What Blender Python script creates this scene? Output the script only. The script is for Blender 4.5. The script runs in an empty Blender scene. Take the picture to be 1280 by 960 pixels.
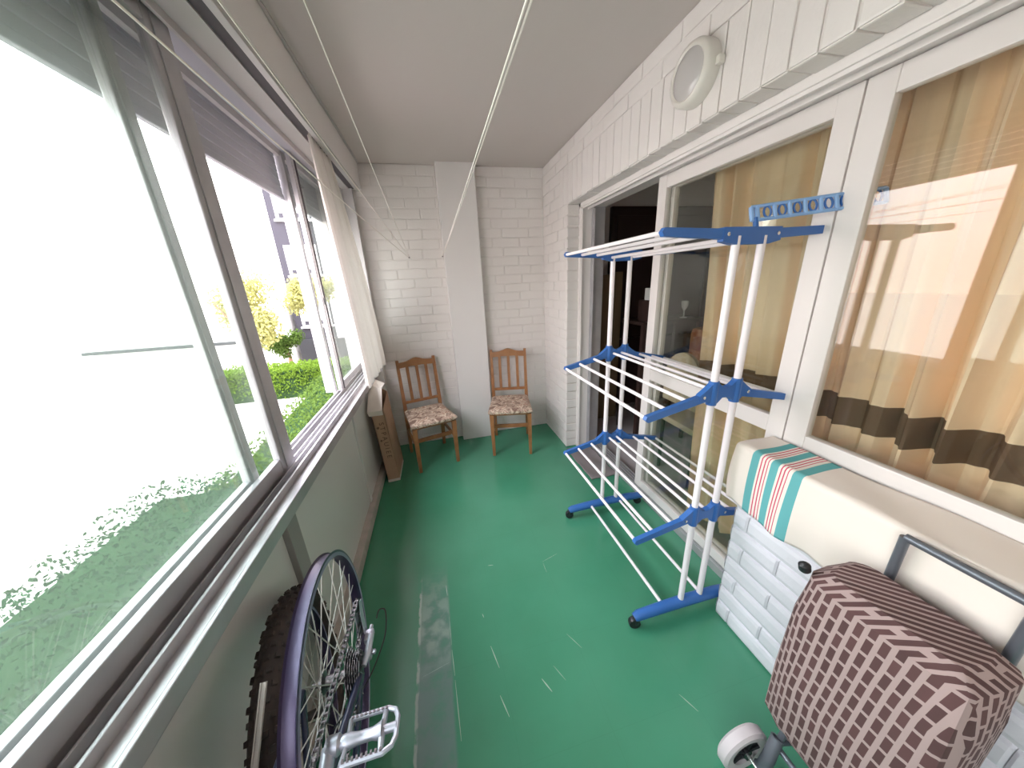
import bpy, bmesh, math, random
from mathutils import Vector, Matrix, Quaternion, noise
random.seed(7)
PI = math.pi
S = bpy.context.scene
COL = S.collection

# ------------------------------------------------------------------ camera
cam_d = bpy.data.cameras.new('camera'); cam = bpy.data.objects.new('camera', cam_d); COL.objects.link(cam)
cam_d.sensor_fit = 'HORIZONTAL'; cam_d.sensor_width = 36.0; cam_d.lens = 396.0 * 36.0 / 1280.0
cam_d.clip_start = 0.02; cam_d.clip_end = 300
Rt = Vector((0.97093688, -0.23444465, -0.04813821))      # image right in the world
Dn = Vector((-0.11677192, -0.28847073, -0.95034149))     # image down
Fw = Vector((0.20891601, 0.92834279, -0.30746342))       # view direction
M = Matrix((Rt, -Dn, -Fw)).transposed()
cam.matrix_world = Matrix.Translation((0, 0, 1.5)) @ M.to_4x4()
S.camera = cam

# ------------------------------------------------------------------ light
S.view_settings.view_transform = 'Standard'; S.view_settings.look = 'None'
S.view_settings.gamma = 1.0; S.view_settings.use_curve_mapping = False
S.view_settings.exposure = 0.16
S.cycles.use_denoising = True
S.cycles.max_bounces = 14; S.cycles.diffuse_bounces = 8; S.cycles.transparent_max_bounces = 16
S.cycles.sample_clamp_indirect = 6.0
W = bpy.data.worlds.new('sky'); S.world = W; W.use_nodes = True
wn = W.node_tree.nodes; wl = W.node_tree.links
bg = wn['Background']; bg.inputs['Strength'].default_value = 17.0
tcw = wn.new('ShaderNodeTexCoord'); sepw = wn.new('ShaderNodeSeparateXYZ'); rmpw = wn.new('ShaderNodeValToRGB')
wl.new(tcw.outputs['Generated'], sepw.inputs[0]); wl.new(sepw.outputs['Z'], rmpw.inputs[0])
rmpw.color_ramp.elements[0].position = 0.0; rmpw.color_ramp.elements[0].color = (0.43, 0.378, 0.365, 1)
rmpw.color_ramp.elements[1].position = 0.8; rmpw.color_ramp.elements[1].color = (0.89, 0.905, 1.0, 1)
wl.new(rmpw.outputs[0], bg.inputs['Color'])
sun_d = bpy.data.lights.new('sun', 'SUN'); sun_d.energy = 3.0; sun_d.angle = math.radians(1.5); sun_d.color = (1.0, 0.93, 0.8)
sun = bpy.data.objects.new('sun', sun_d); COL.objects.link(sun)
sun.rotation_euler = Vector((-0.55, -0.30, -0.75)).to_track_quat('-Z', 'Y').to_euler()
por_d = bpy.data.lights.new('window_portal', 'AREA'); por_d.shape = 'RECTANGLE'; por_d.size = 4.1; por_d.size_y = 1.4
por_d.cycles.is_portal = True
por = bpy.data.objects.new('window_portal', por_d); COL.objects.link(por)
por.location = (-0.80, 0.95, 1.5); por.rotation_euler = (PI/2, 0, -PI/2)

# ------------------------------------------------------------------ materials
def mat(name, col, rough=0.6, metal=0.0, spec=0.5, bump=None, vary=None, alpha=None, coat=0.0, sss=0):
    m = bpy.data.materials.new(name); m.use_nodes = True
    nt = m.node_tree; b = nt.nodes['Principled BSDF']
    b.inputs['Base Color'].default_value = (*col, 1); b.inputs['Roughness'].default_value = rough
    b.inputs['Metallic'].default_value = metal; b.inputs['Specular IOR Level'].default_value = spec
    b.inputs['Coat Weight'].default_value = coat
    if vary:   # (scale, amount, second colour)
        tc = nt.nodes.new('ShaderNodeTexCoord'); n = nt.nodes.new('ShaderNodeTexNoise'); n.inputs['Scale'].default_value = vary[0]
        n.inputs['Detail'].default_value = 5
        nt.links.new(tc.outputs['Object'], n.inputs['Vector'])
        r = nt.nodes.new('ShaderNodeValToRGB'); r.color_ramp.elements[0].position = 0.35; r.color_ramp.elements[1].position = 0.7
        r.color_ramp.elements[0].color = (*col, 1); r.color_ramp.elements[1].color = (*vary[1], 1)
        nt.links.new(n.outputs['Fac'], r.inputs[0]); nt.links.new(r.outputs[0], b.inputs['Base Color'])
    if bump:   # (scale, strength)
        tc = nt.nodes.new('ShaderNodeTexCoord'); n = nt.nodes.new('ShaderNodeTexNoise'); n.inputs['Scale'].default_value = bump[0]
        n.inputs['Detail'].default_value = 4
        nt.links.new(tc.outputs['Object'], n.inputs['Vector'])
        bp = nt.nodes.new('ShaderNodeBump'); bp.inputs['Strength'].default_value = bump[1]; bp.inputs['Distance'].default_value = 0.01
        nt.links.new(n.outputs['Fac'], bp.inputs['Height']); nt.links.new(bp.outputs[0], b.inputs['Normal'])
    return m

def glass_mat(name, tint, haze=0.0, ior=1.5):
    m = bpy.data.materials.new(name); m.use_nodes = True
    nt = m.node_tree; nt.nodes.remove(nt.nodes['Principled BSDF']); out = nt.nodes['Material Output']
    tr = nt.nodes.new('ShaderNodeBsdfTransparent'); tr.inputs[0].default_value = (*tint, 1)
    gl = nt.nodes.new('ShaderNodeBsdfGlossy'); gl.inputs['Roughness'].default_value = 0.02
    fr = nt.nodes.new('ShaderNodeFresnel')
    gm = nt.nodes.new('ShaderNodeNewGeometry'); ir = nt.nodes.new('ShaderNodeMapRange')     # same index from both faces of the thin pane
    ir.inputs['To Min'].default_value = ior; ir.inputs['To Max'].default_value = 1 / ior
    nt.links.new(gm.outputs['Backfacing'], ir.inputs['Value']); nt.links.new(ir.outputs[0], fr.inputs[0])
    mx = nt.nodes.new('ShaderNodeMixShader')
    nt.links.new(fr.outputs[0], mx.inputs[0]); nt.links.new(tr.outputs[0], mx.inputs[1]); nt.links.new(gl.outputs[0], mx.inputs[2])
    last = mx
    if haze:
        df = nt.nodes.new('ShaderNodeBsdfTranslucent'); df.inputs[0].default_value = (0.8, 0.9, 0.86, 1)
        m2 = nt.nodes.new('ShaderNodeMixShader'); m2.inputs[0].default_value = haze
        nt.links.new(mx.outputs[0], m2.inputs[1]); nt.links.new(df.outputs[0], m2.inputs[2]); last = m2
    nt.links.new(last.outputs[0], out.inputs[0])
    return m

def cloth_mat(name, col, transl=0.4, bands=None):
    """diffuse + translucent fabric; bands = list of (axis, lo, hi, colour) in object space"""
    m = bpy.data.materials.new(name); m.use_nodes = True
    nt = m.node_tree; nt.nodes.remove(nt.nodes['Principled BSDF']); out = nt.nodes['Material Output']
    di = nt.nodes.new('ShaderNodeBsdfDiffuse'); tl = nt.nodes.new('ShaderNodeBsdfTranslucent'); mx = nt.nodes.new('ShaderNodeMixShader')
    mx.inputs[0].default_value = transl
    di.inputs[0].default_value = (*col, 1); tl.inputs[0].default_value = (*col, 1)
    nt.links.new(di.outputs[0], mx.inputs[1]); nt.links.new(tl.outputs[0], mx.inputs[2]); nt.links.new(mx.outputs[0], out.inputs[0])
    if bands:
        tc = nt.nodes.new('ShaderNodeTexCoord'); sp = nt.nodes.new('ShaderNodeSeparateXYZ'); nt.links.new(tc.outputs['Object'], sp.inputs[0])
        prev = None; pc = (*col, 1)
        for ax, lo, hi, c in bands:
            a = nt.nodes.new('ShaderNodeMath'); a.operation = 'GREATER_THAN'; a.inputs[1].default_value = lo; nt.links.new(sp.outputs[ax], a.inputs[0])
            b = nt.nodes.new('ShaderNodeMath'); b.operation = 'LESS_THAN'; b.inputs[1].default_value = hi; nt.links.new(sp.outputs[ax], b.inputs[0])
            c2 = nt.nodes.new('ShaderNodeMath'); c2.operation = 'MULTIPLY'; nt.links.new(a.outputs[0], c2.inputs[0]); nt.links.new(b.outputs[0], c2.inputs[1])
            mm = nt.nodes.new('ShaderNodeMixRGB'); nt.links.new(c2.outputs[0], mm.inputs[0])
            if prev: nt.links.new(prev.outputs[0], mm.inputs[1])
            else: mm.inputs[1].default_value = pc
            mm.inputs[2].default_value = (*c, 1); prev = mm
        nt.links.new(prev.outputs[0], di.inputs[0]); nt.links.new(prev.outputs[0], tl.inputs[0])
    return m

M_ = {}
M_['paint'] = mat('white_painted_brick', (0.74, 0.695, 0.675), 0.55, bump=(60, 0.12), vary=(2.2, (0.69, 0.64, 0.62)))
M_['plaster'] = mat('white_plaster', (0.74, 0.70, 0.69), 0.7, bump=(25, 0.08))
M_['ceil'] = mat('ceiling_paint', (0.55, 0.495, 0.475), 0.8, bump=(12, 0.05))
M_['alu'] = mat('brushed_aluminium', (0.52, 0.50, 0.515), 0.4, 0.5, vary=(9, (0.44, 0.42, 0.44)))
M_['alu_dull'] = mat('dull_aluminium', (0.50, 0.47, 0.47), 0.5, 0.3)
M_['alu_dark'] = mat('dark_track', (0.08, 0.065, 0.075), 0.6, 0.2)
M_['panel'] = mat('grey_green_panel', (0.70, 0.675, 0.66), 0.35, 0.1, bump=(3, 0.12))
M_['panel_post'] = mat('grey_post', (0.34, 0.32, 0.31), 0.5, 0.2)
M_['curb'] = mat('curb_paint', (0.50, 0.44, 0.40), 0.6, vary=(14, (0.38, 0.36, 0.32)))
M_['frame_white'] = mat('white_lacquer', (0.72, 0.67, 0.655), 0.35)
M_['shutter'] = mat('grey_shutter', (0.42, 0.41, 0.46), 0.5)
M_['rod'] = mat('white_coated_rod', (0.84, 0.77, 0.80), 0.25)
M_['blue'] = mat('blue_plastic', (0.035, 0.135, 0.42), 0.35)
M_['blue_light'] = mat('pale_blue_plastic', (0.25, 0.42, 0.72), 0.35)
M_['black'] = mat('black_plastic', (0.015, 0.015, 0.018), 0.4)
M_['chrome'] = mat('chrome', (0.75, 0.75, 0.75), 0.2, 1.0)
M_['wood'] = mat('varnished_wood', (0.33, 0.145, 0.055), 0.35, vary=(16, (0.25, 0.105, 0.04)))
M_['dark_wood'] = mat('dark_wood', (0.045, 0.025, 0.022), 0.4)
M_['card'] = mat('cardboard', (0.44, 0.275, 0.185), 0.85, vary=(5, (0.39, 0.235, 0.155)))
M_['card_white'] = mat('white_card', (0.66, 0.58, 0.52), 0.8)
M_['ink'] = mat('brown_ink', (0.12, 0.065, 0.04), 0.8)
M_['rope'] = mat('cream_rope', (0.80, 0.73, 0.68), 0.7)
M_['tyre'] = mat('tyre_rubber', (0.035, 0.024, 0.022), 0.85, vary=(30, (0.06, 0.04, 0.034)))
M_['rim'] = mat('purple_black_rim', (0.045, 0.032, 0.075), 0.3, 0.4)
M_['rim_side'] = mat('rim_braking_side', (0.30, 0.27, 0.42), 0.35, 0.4)
M_['navy'] = mat('navy_frame_paint', (0.012, 0.016, 0.045), 0.3, coat=0.5)
M_['steel'] = mat('dark_steel', (0.16, 0.14, 0.15), 0.35, 0.9)
M_['spoke'] = mat('galvanised_spoke', (0.62, 0.58, 0.56), 0.35, 0.5)
M_['silver'] = mat('silver_alloy', (0.50, 0.50, 0.58), 0.38, 0.6)
M_['mat'] = mat('doormat_cloth', (0.22, 0.19, 0.19), 0.95, bump=(80, 0.3))
M_['wheel_grey'] = mat('pale_rubber', (0.60, 0.53, 0.55), 0.6)
M_['tube_grey'] = mat('grey_tube', (0.16, 0.17, 0.20), 0.35, 0.5)
M_['lamp_white'] = mat('opal_lamp', (0.66, 0.62, 0.57), 0.3)
M_['lamp_glass'] = mat('lamp_diffuser', (0.47, 0.44, 0.43), 0.12)
M_['glass_clear'] = glass_mat('door_glass', (0.93, 0.94, 0.92), 0.0, 1.55)
M_['glass_green'] = glass_mat('dusty_window_glass', (0.86, 0.90, 0.875), 0.012)
M_['sheer'] = cloth_mat('sheer_white_curtain', (0.70, 0.64, 0.60), 0.16)
M_['beige'] = cloth_mat('beige_curtain', (1.0, 0.77, 0.56), 0.10, bands=[(2, 0.92, 1.03, (0.20, 0.13, 0.09))])
M_['leaf_bright'] = cloth_mat('bright_leaf', (0.13, 0.21, 0.03), 0.4)
M_['leaf_yellow'] = cloth_mat('yellow_leaf', (0.40, 0.39, 0.16), 0.45)
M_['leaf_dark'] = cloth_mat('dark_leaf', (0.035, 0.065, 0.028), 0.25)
M_['leaf_mid'] = cloth_mat('mid_leaf', (0.08, 0.13, 0.03), 0.35)
M_['bark'] = mat('bark', (0.30, 0.18, 0.12), 0.9)
M_['soil'] = mat('soil', (0.10, 0.065, 0.05), 0.95, vary=(4, (0.05, 0.04, 0.03)))
M_['path'] = mat('pale_path', (0.40, 0.37, 0.34), 0.9)
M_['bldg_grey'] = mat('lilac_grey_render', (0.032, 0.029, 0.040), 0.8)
M_['bldg_white'] = mat('white_render', (0.85, 0.82, 0.8), 0.8)
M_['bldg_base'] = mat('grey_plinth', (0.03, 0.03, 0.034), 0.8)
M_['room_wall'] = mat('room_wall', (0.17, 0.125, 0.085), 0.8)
M_['room_floor'] = mat('room_floor', (0.48, 0.44, 0.46), 0.4)
M_['cream'] = mat('cream_fabric', (0.62, 0.52, 0.38), 0.9)
M_['rust'] = mat('rust_fabric', (0.30, 0.10, 0.05), 0.9, vary=(12, (0.42, 0.25, 0.13)))
M_['plank'] = mat('brown_plank', (0.22, 0.15, 0.08), 0.6)
M_['porcelain'] = mat('porcelain', (0.7, 0.7, 0.68), 0.3)
M_['tape'] = mat('red_print', (0.55, 0.09, 0.06), 0.6)

# glossy green floor paint: faint tile joints, a worn slate strip where the paint has gone
def floor_mat():
    m = bpy.data.materials.new('green_floor_paint'); m.use_nodes = True
    nt = m.node_tree; N = nt.nodes; L = nt.links; b = N['Principled BSDF']
    tc = N.new('ShaderNodeTexCoord'); sp = N.new('ShaderNodeSeparateXYZ'); L.new(tc.outputs['Object'], sp.inputs[0])
    no = N.new('ShaderNodeTexNoise'); no.inputs['Scale'].default_value = 3.0; no.inputs['Detail'].default_value = 6; L.new(tc.outputs['Object'], no.inputs['Vector'])
    nf = N.new('ShaderNodeTexNoise'); nf.inputs['Scale'].default_value = 16.0; nf.inputs['Detail'].default_value = 8; L.new(tc.outputs['Object'], nf.inputs['Vector'])
    r = N.new('ShaderNodeValToRGB'); r.color_ramp.elements[0].position = 0.3; r.color_ramp.elements[1].position = 0.75
    r.color_ramp.elements[0].color = (0.052, 0.235, 0.135, 1); r.color_ramp.elements[1].color = (0.066, 0.275, 0.165, 1)
    L.new(no.outputs['Fac'], r.inputs[0])
    def mrange(src, a, b_, c, d):
        q = N.new('ShaderNodeMapRange'); q.interpolation_type = 'SMOOTHSTEP'
        q.inputs['From Min'].default_value = a; q.inputs['From Max'].default_value = b_; q.inputs['To Min'].default_value = c; q.inputs['To Max'].default_value = d
        L.new(src, q.inputs['Value']); return q.outputs[0]
    def mul(a, b_):
        q = N.new('ShaderNodeMath'); q.operation = 'MULTIPLY'; L.new(a, q.inputs[0]); L.new(b_, q.inputs[1]); return q.outputs[0]
    def addv(a, b_, k):
        q = N.new('ShaderNodeMath'); q.operation = 'MULTIPLY_ADD'; L.new(b_, q.inputs[0]); q.inputs[1].default_value = k; L.new(a, q.inputs[2]); return q.outputs[0]
    xx = addv(sp.outputs[0], nf.outputs['Fac'], 0.02); yy = addv(sp.outputs[1], nf.outputs['Fac'], 0.25)
    worn = mul(mul(mrange(xx, -0.232, -0.226, 0, 1), mrange(xx, -0.10, -0.085, 1, 0)), mrange(yy, 1.25, 1.62, 1, 0))
    wornf = mul(worn, mrange(nf.outputs['Fac'], 0.30, 0.55, 0.45, 0.9))
    mx = N.new('ShaderNodeMixRGB'); L.new(wornf, mx.inputs[0]); L.new(r.outputs[0], mx.inputs[1]); mx.inputs[2].default_value = (0.15, 0.23, 0.215, 1)
    # pale scuffed patch at the head of the strip
    sc = mul(mul(worn, mrange(yy, 1.0, 1.25, 0, 1)), mrange(nf.outputs['Fac'], 0.40, 0.62, 0, 0.75))
    mx2 = N.new('ShaderNodeMixRGB'); L.new(sc, mx2.inputs[0]); L.new(mx.outputs[0], mx2.inputs[1]); mx2.inputs[2].default_value = (0.30, 0.40, 0.33, 1)
    # chipped pale edge along the strip
    ed = mul(mul(mrange(xx, -0.237, -0.231, 0, 1), mrange(xx, -0.226, -0.220, 1, 0)), mrange(yy, 1.40, 1.55, 1, 0))
    ed = mul(ed, mrange(nf.outputs['Fac'], 0.42, 0.52, 0.1, 0.85))
    mx3 = N.new('ShaderNodeMixRGB'); L.new(ed, mx3.inputs[0]); L.new(mx2.outputs[0], mx3.inputs[1]); mx3.inputs[2].default_value = (0.40, 0.48, 0.43, 1)
    # tile joints
    br = N.new('ShaderNodeTexBrick'); br.offset = 0.0; br.inputs['Scale'].default_value = 1.0
    br.inputs['Mortar Size'].default_value = 0.0012; br.inputs['Brick Width'].default_value = 0.33; br.inputs['Row Height'].default_value = 0.33
    br.inputs['Color1'].default_value = (1, 1, 1, 1); br.inputs['Color2'].default_value = (1, 1, 1, 1); br.inputs['Mortar'].default_value = (0.80, 0.80, 0.80, 1)
    mp = N.new('ShaderNodeMapping'); mp.inputs['Location'].default_value = (0.23, 0.07, 0); L.new(tc.outputs['Object'], mp.inputs[0]); L.new(mp.outputs[0], br.inputs['Vector'])
    mx4 = N.new('ShaderNodeMixRGB'); mx4.blend_type = 'MULTIPLY'; mx4.inputs[0].default_value = 0.28; L.new(mx3.outputs[0], mx4.inputs[1]); L.new(br.outputs['Color'], mx4.inputs[2])
    L.new(mx4.outputs[0], b.inputs['Base Color'])
    b.inputs['Roughness'].default_value = 0.20
    b.inputs['Specular IOR Level'].default_value = 0.6
    bp = N.new('ShaderNodeBump'); bp.inputs['Strength'].default_value = 0.10; bp.inputs['Distance'].default_value = 0.01
    n3 = N.new('ShaderNodeTexNoise'); n3.inputs['Scale'].default_value = 7.0; L.new(tc.outputs['Object'], n3.inputs['Vector'])
    L.new(n3.outputs['Fac'], bp.inputs['Height']); L.new(bp.outputs[0], b.inputs['Normal'])
    return m
M_['floor'] = floor_mat()

def floral_mat():
    m = bpy.data.materials.new('floral_upholstery'); m.use_nodes = True
    nt = m.node_tree; N = nt.nodes; L = nt.links; b = N['Principled BSDF']
    tc = N.new('ShaderNodeTexCoord'); vo = N.new('ShaderNodeTexNoise'); vo.inputs['Scale'].default_value = 15; vo.inputs['Detail'].default_value = 2; vo.inputs['Distortion'].default_value = 1.5
    L.new(tc.outputs['Object'], vo.inputs['Vector'])
    r = N.new('ShaderNodeValToRGB'); r.color_ramp.interpolation = 'CONSTANT'
    e = r.color_ramp.elements; e[0].position = 0; e[0].color = (0.20, 0.12, 0.09, 1); e[1].position = 0.40; e[1].color = (0.38, 0.27, 0.21, 1)
    for p, c in ((0.52, (0.62, 0.50, 0.38, 1)), (0.60, (0.34, 0.17, 0.13, 1)), (0.66, (0.50, 0.39, 0.31, 1))):
        q = e.new(p); q.color = c
    L.new(vo.outputs['Fac'], r.inputs[0]); L.new(r.outputs[0], b.inputs['Base Color']); b.inputs['Roughness'].default_value = 0.9
    return m
M_['floral'] = floral_mat()

def check_mat():
    m = bpy.data.materials.new('brown_woven_check'); m.use_nodes = True
    nt = m.node_tree; N = nt.nodes; L = nt.links; b = N['Principled BSDF']
    tc = N.new('ShaderNodeTexCoord'); sp = N.new('ShaderNodeSeparateXYZ'); cb = N.new('ShaderNodeCombineXYZ')
    L.new(tc.outputs['Object'], sp.inputs[0])
    ad = N.new('ShaderNodeMath'); ad.operation = 'ADD'; L.new(sp.outputs[0], ad.inputs[0]); L.new(sp.outputs[1], ad.inputs[1])
    L.new(sp.outputs[2], cb.inputs[0]); L.new(ad.outputs[0], cb.inputs[1])
    br = N.new('ShaderNodeTexBrick'); br.inputs['Scale'].default_value = 1.0; br.inputs['Brick Width'].default_value = 0.046; br.inputs['Row Height'].default_value = 0.021
    br.inputs['Mortar Size'].default_value = 0.0045; br.inputs['Mortar Smooth'].default_value = 0.1
    br.inputs['Color1'].default_value = (0.075, 0.035, 0.035, 1); br.inputs['Color2'].default_value = (0.10, 0.045, 0.045, 1); br.inputs['Mortar'].default_value = (0.36, 0.26, 0.25, 1)
    L.new(cb.outputs[0], br.inputs['Vector']); L.new(br.outputs['Color'], b.inputs['Base Color']); b.inputs['Roughness'].default_value = 0.9
    return m
M_['check'] = check_mat()

# ------------------------------------------------------------------ mesh helpers
class MB:
    def __init__(s): s.v = []; s.f = []; s.m = []; s.mi = 0
    def _add(s, vs, fs):
        o = len(s.v); s.v += [tuple(v) for v in vs]
        for f in fs: s.f.append([i + o for i in f]); s.m.append(s.mi)
    def box(s, lo, hi, rot=None, at=None, bev=0.0):
        """axis box lo..hi, optionally chamfered, then rotated (Matrix 3x3) about `at`"""
        bm = bmesh.new(); bmesh.ops.create_cube(bm, size=1)
        c = [(a + b) / 2 for a, b in zip(lo, hi)]; d = [b - a for a, b in zip(lo, hi)]
        for v in bm.verts: v.co = Vector((v.co.x * d[0] + c[0], v.co.y * d[1] + c[1], v.co.z * d[2] + c[2]))
        if bev: bmesh.ops.bevel(bm, geom=list(bm.edges), offset=min(bev, 0.45 * min(d)), segments=2, affect='EDGES', profile=0.6)
        vs = [v.co.copy() for v in bm.verts]; bm.verts.index_update()
        if rot is not None:
            p = Vector(at if at else c); vs = [rot @ (v - p) + p for v in vs]
        s._add(vs, [[v.index for v in f.verts] for f in bm.faces]); bm.free(); return s
    def tube(s, pts, r, n=10, cap=True, closed=False, flat=None):
        pts = [Vector(p) for p in pts]; k = len(pts)
        rs = r if isinstance(r, (list, tuple)) else [r] * k
        T = []
        for i in range(k):
            if closed: t = pts[(i + 1) % k] - pts[i - 1]
            else: t = pts[min(i + 1, k - 1)] - pts[max(i - 1, 0)]
            T.append(t.normalized())
        u = T[0].orthogonal().normalized() if flat is None else (Vector(flat) - T[0] * Vector(flat).dot(T[0])).normalized()
        vs = []
        for i in range(k):
            u = (u - T[i] * u.dot(T[i])).normalized(); w = T[i].cross(u)
            for j in range(n):
                a = 2 * PI * j / n; vs.append(pts[i] + (u * math.cos(a) + w * math.sin(a)) * rs[i])
        fs = []
        for i in range(k if closed else k - 1):
            for j in range(n):
                a = i * n + j; b = i * n + (j + 1) % n; ii = (i + 1) % k
                fs.append([a, b, ii * n + (j + 1) % n, ii * n + j])
        if cap and not closed: fs.append(list(range(n))[::-1]); fs.append([(k - 1) * n + j for j in range(n)])
        s._add(vs, fs); return s
    def lathe(s, prof, c, axis, n=24, closed=False):
        """prof = [(r, h)], revolved round axis through c"""
        ax = Vector(axis).normalized(); u = ax.orthogonal().normalized(); w = ax.cross(u); c = Vector(c)
        vs = []; k = len(prof)
        for r, h in prof:
            for j in range(n):
                a = 2 * PI * j / n; vs.append(c + ax * h + (u * math.cos(a) + w * math.sin(a)) * r)
        fs = []
        for i in range(k if closed else k - 1):
            ii = (i + 1) % k
            for j in range(n): fs.append([i * n + j, i * n + (j + 1) % n, ii * n + (j + 1) % n, ii * n + j])
        if not closed:
            fs.append(list(range(n))[::-1]); fs.append([(k - 1) * n + j for j in range(n)])
        s._add(vs, fs); return s
    def prism(s, poly, d, holes=None):
        """poly = list of 3D points (planar), extruded by vector d"""
        n = len(poly); d = Vector(d); a = [Vector(p) for p in poly]
        s._add(a + [p + d for p in a], [list(range(n))[::-1], [n + i for i in range(n)]] + [[i, (i + 1) % n, n + (i + 1) % n, n + i] for i in range(n)]); return s
    def grid(s, fn, nu, nv, thick=None):
        vs = [Vector(fn(i / nu, j / nv)) for i in range(nu + 1) for j in range(nv + 1)]
        fs = [[i * (nv + 1) + j, (i + 1) * (nv + 1) + j, (i + 1) * (nv + 1) + j + 1, i * (nv + 1) + j + 1] for i in range(nu) for j in range(nv)]
        s._add(vs, fs); return s
    def build(s, name, mats, parent=None, smooth=False, recalc=True, solid=None):
        me = bpy.data.meshes.new(name); me.from_pydata(s.v, [], s.f)
        mats = mats if isinstance(mats, (list, tuple)) else [mats]
        for m in mats: me.materials.append(M_[m] if isinstance(m, str) else m)
        for p, i in zip(me.polygons, s.m): p.material_index = i
        if recalc:
            bm = bmesh.new(); bm.from_mesh(me); bmesh.ops.recalc_face_normals(bm, faces=bm.faces); bm.to_mesh(me); bm.free()
        o = bpy.data.objects.new(name, me); COL.objects.link(o)
        if smooth: 
            for p in me.polygons: p.use_smooth = True
            e = o.modifiers.new('edges', 'EDGE_SPLIT'); e.split_angle = math.radians(40)
        if solid:
            q = o.modifiers.new('thickness', 'SOLIDIFY'); q.thickness = solid; q.offset = 0
        if parent is not None:
            o.parent = parent; o.matrix_parent_inverse = Matrix.Translation(-Vector(parent.location)) if parent.type == 'EMPTY' and tuple(parent.rotation_euler) == (0, 0, 0) else Matrix()
            if parent.type != 'EMPTY': o.matrix_parent_inverse = parent.matrix_basis.inverted()
        return o

def thing(name, label, cat, loc=(0, 0, 0), group=None):
    o = bpy.data.objects.new(name, None); COL.objects.link(o); o.location = loc; o.empty_display_size = 0.1
    o['label'] = label; o['category'] = cat
    if group: o['group'] = group
    return o
def tag(o, label, cat, group=None, kind=None):
    o['label'] = label; o['category'] = cat
    if group: o['group'] = group
    if kind: o['kind'] = kind
    return o
def struct(o, label=None, cat=None):
    o['kind'] = 'structure'
    if label: o['label'] = label
    if cat: o['category'] = cat
    return o
def sroot(name, label, cat, loc=(0, 0, 0)):
    return struct(thing(name, label, cat, loc), label, cat)
def dup(root, loc=None, rotz=None, **kw):
    def cp(o, par):
        c = o.copy(); COL.objects.link(c)
        if par is not None: c.parent = par
        for ch in list(o.children): cp(ch, c)
        return c
    r = cp(root, None)
    if loc is not None: r.location = loc
    if rotz is not None: r.rotation_euler = (0, 0, rotz)
    for k, v in kw.items(): r[k] = v
    return r

def brick_field(mb, org, U, V, nrm, ul, vl, bl=0.245, bh=0.078, gap=0.0075, dep=0.006, seed=1, stag=0.5):
    """painted bricks in relief on a wall; org + u*U + v*V, relief along nrm"""
    rnd = random.Random(seed); org = Vector(org); U = Vector(U); V = Vector(V); nrm = Vector(nrm)
    rows = max(1, round(vl / bh)); h = vl / rows
    for r in range(rows):
        u = -bl * stag * (r % 2) - rnd.random() * 0.03 * (stag > 0)
        while u < ul - 0.002:
            u1 = u + bl * (1 + rnd.uniform(-0.05, 0.05)); a = max(u, 0); b = min(u1, ul); u = u1
            if b - a < 0.012: continue
            g = gap * rnd.uniform(0.25, 0.8); gv = gap * rnd.uniform(0.2, 0.65); d = dep * rnd.uniform(0.7, 1.25); ins = 0.004
            v0 = r * h + gv; v1 = (r + 1) * h - gv; a += g if a > 0 else 0; b -= g if b < ul else 0
            P = lambda uu, vv, dd: org + U * uu + V * vv + nrm * dd
            j = lambda: rnd.uniform(-0.0012, 0.0012)
            vs = [P(a, v0, 0), P(b, v0, 0), P(b, v1, 0), P(a, v1, 0),
                  P(a + j(), v0 + j(), d - .0015), P(b + j(), v0 + j(), d - .0015), P(b + j(), v1 + j(), d - .0015), P(a + j(), v1 + j(), d - .0015),
                  P(a + ins, v0 + ins, d), P(b - ins, v0 + ins, d), P(b - ins, v1 - ins, d), P(a + ins, v1 - ins, d)]
            mb._add(vs, [[8, 9, 10, 11]] + [[k, (k + 1) % 4, 4 + (k + 1) % 4, 4 + k] for k in range(4)] + [[4 + k, 4 + (k + 1) % 4, 8 + (k + 1) % 4, 8 + k] for k in range(4)])

# ================================================================== THE SETTING
H = 2.42; YB = 3.02; YN = -1.20; XL = -0.60; XR = 1.05
fl = MB().box((XL - 0.12, YN, -0.12), (1.28, YB + 0.1, 0.0)).build('floor', 'floor'); struct(fl, 'glossy green painted tile floor of the balcony', 'floor')
mk = MB()
def scratch(x0, y0, x1, y1, w=0.002):
    a = Vector((x0, y0, 0.0006)); b = Vector((x1, y1, 0.0006)); d = (b - a).normalized(); n = Vector((-d.y, d.x, 0)) * w / 2
    mk._add([a - n * .3, a + n * .3, (a + b) / 2 + n, b + n * .3, b - n * .3, (a + b) / 2 - n], [[0, 5, 4, 3, 2, 1]])
for q in ((-0.105, 1.15, -0.100, 1.02, .0022), (-0.100, 1.00, -0.094, 0.90, .003), (-0.094, 0.885, -0.085, 0.70, .003), (-0.112, 1.32, -0.108, 1.26, .004),
          (0.065, 0.97, 0.085, 0.88, .004), (0.07, 0.79, 0.09, 0.72, .004), (0.24, 0.80, 0.265, 0.75, .005), (0.40, 0.93, 0.44, 0.86, .002), (0.30, 0.83, 0.33, 0.77, .002),
          (-0.22, 0.93, -0.11, 0.955, .0015), (0.72, 0.62, 0.75, 0.56, .003), (0.12, 1.38, 0.15, 1.375, .003), (0.42, 1.32, 0.52, 1.35, .0015), (0.42, 1.25, 0.42, 1.31, .0015), (0.05, 1.12, 0.055, 1.10, .003)):
    scratch(*q)
M_['chip'] = mat('paint_chip', (0.36, 0.46, 0.39), 0.7)
mk.build('paint_scratch', 'chip', fl, recalc=False)

ce = MB().box((-0.95, YN - .1, H), (4.6, YB + 1.6, H + 0.25)).build('ceiling', 'ceil'); struct(ce, 'off white painted ceiling', 'ceiling')

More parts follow.
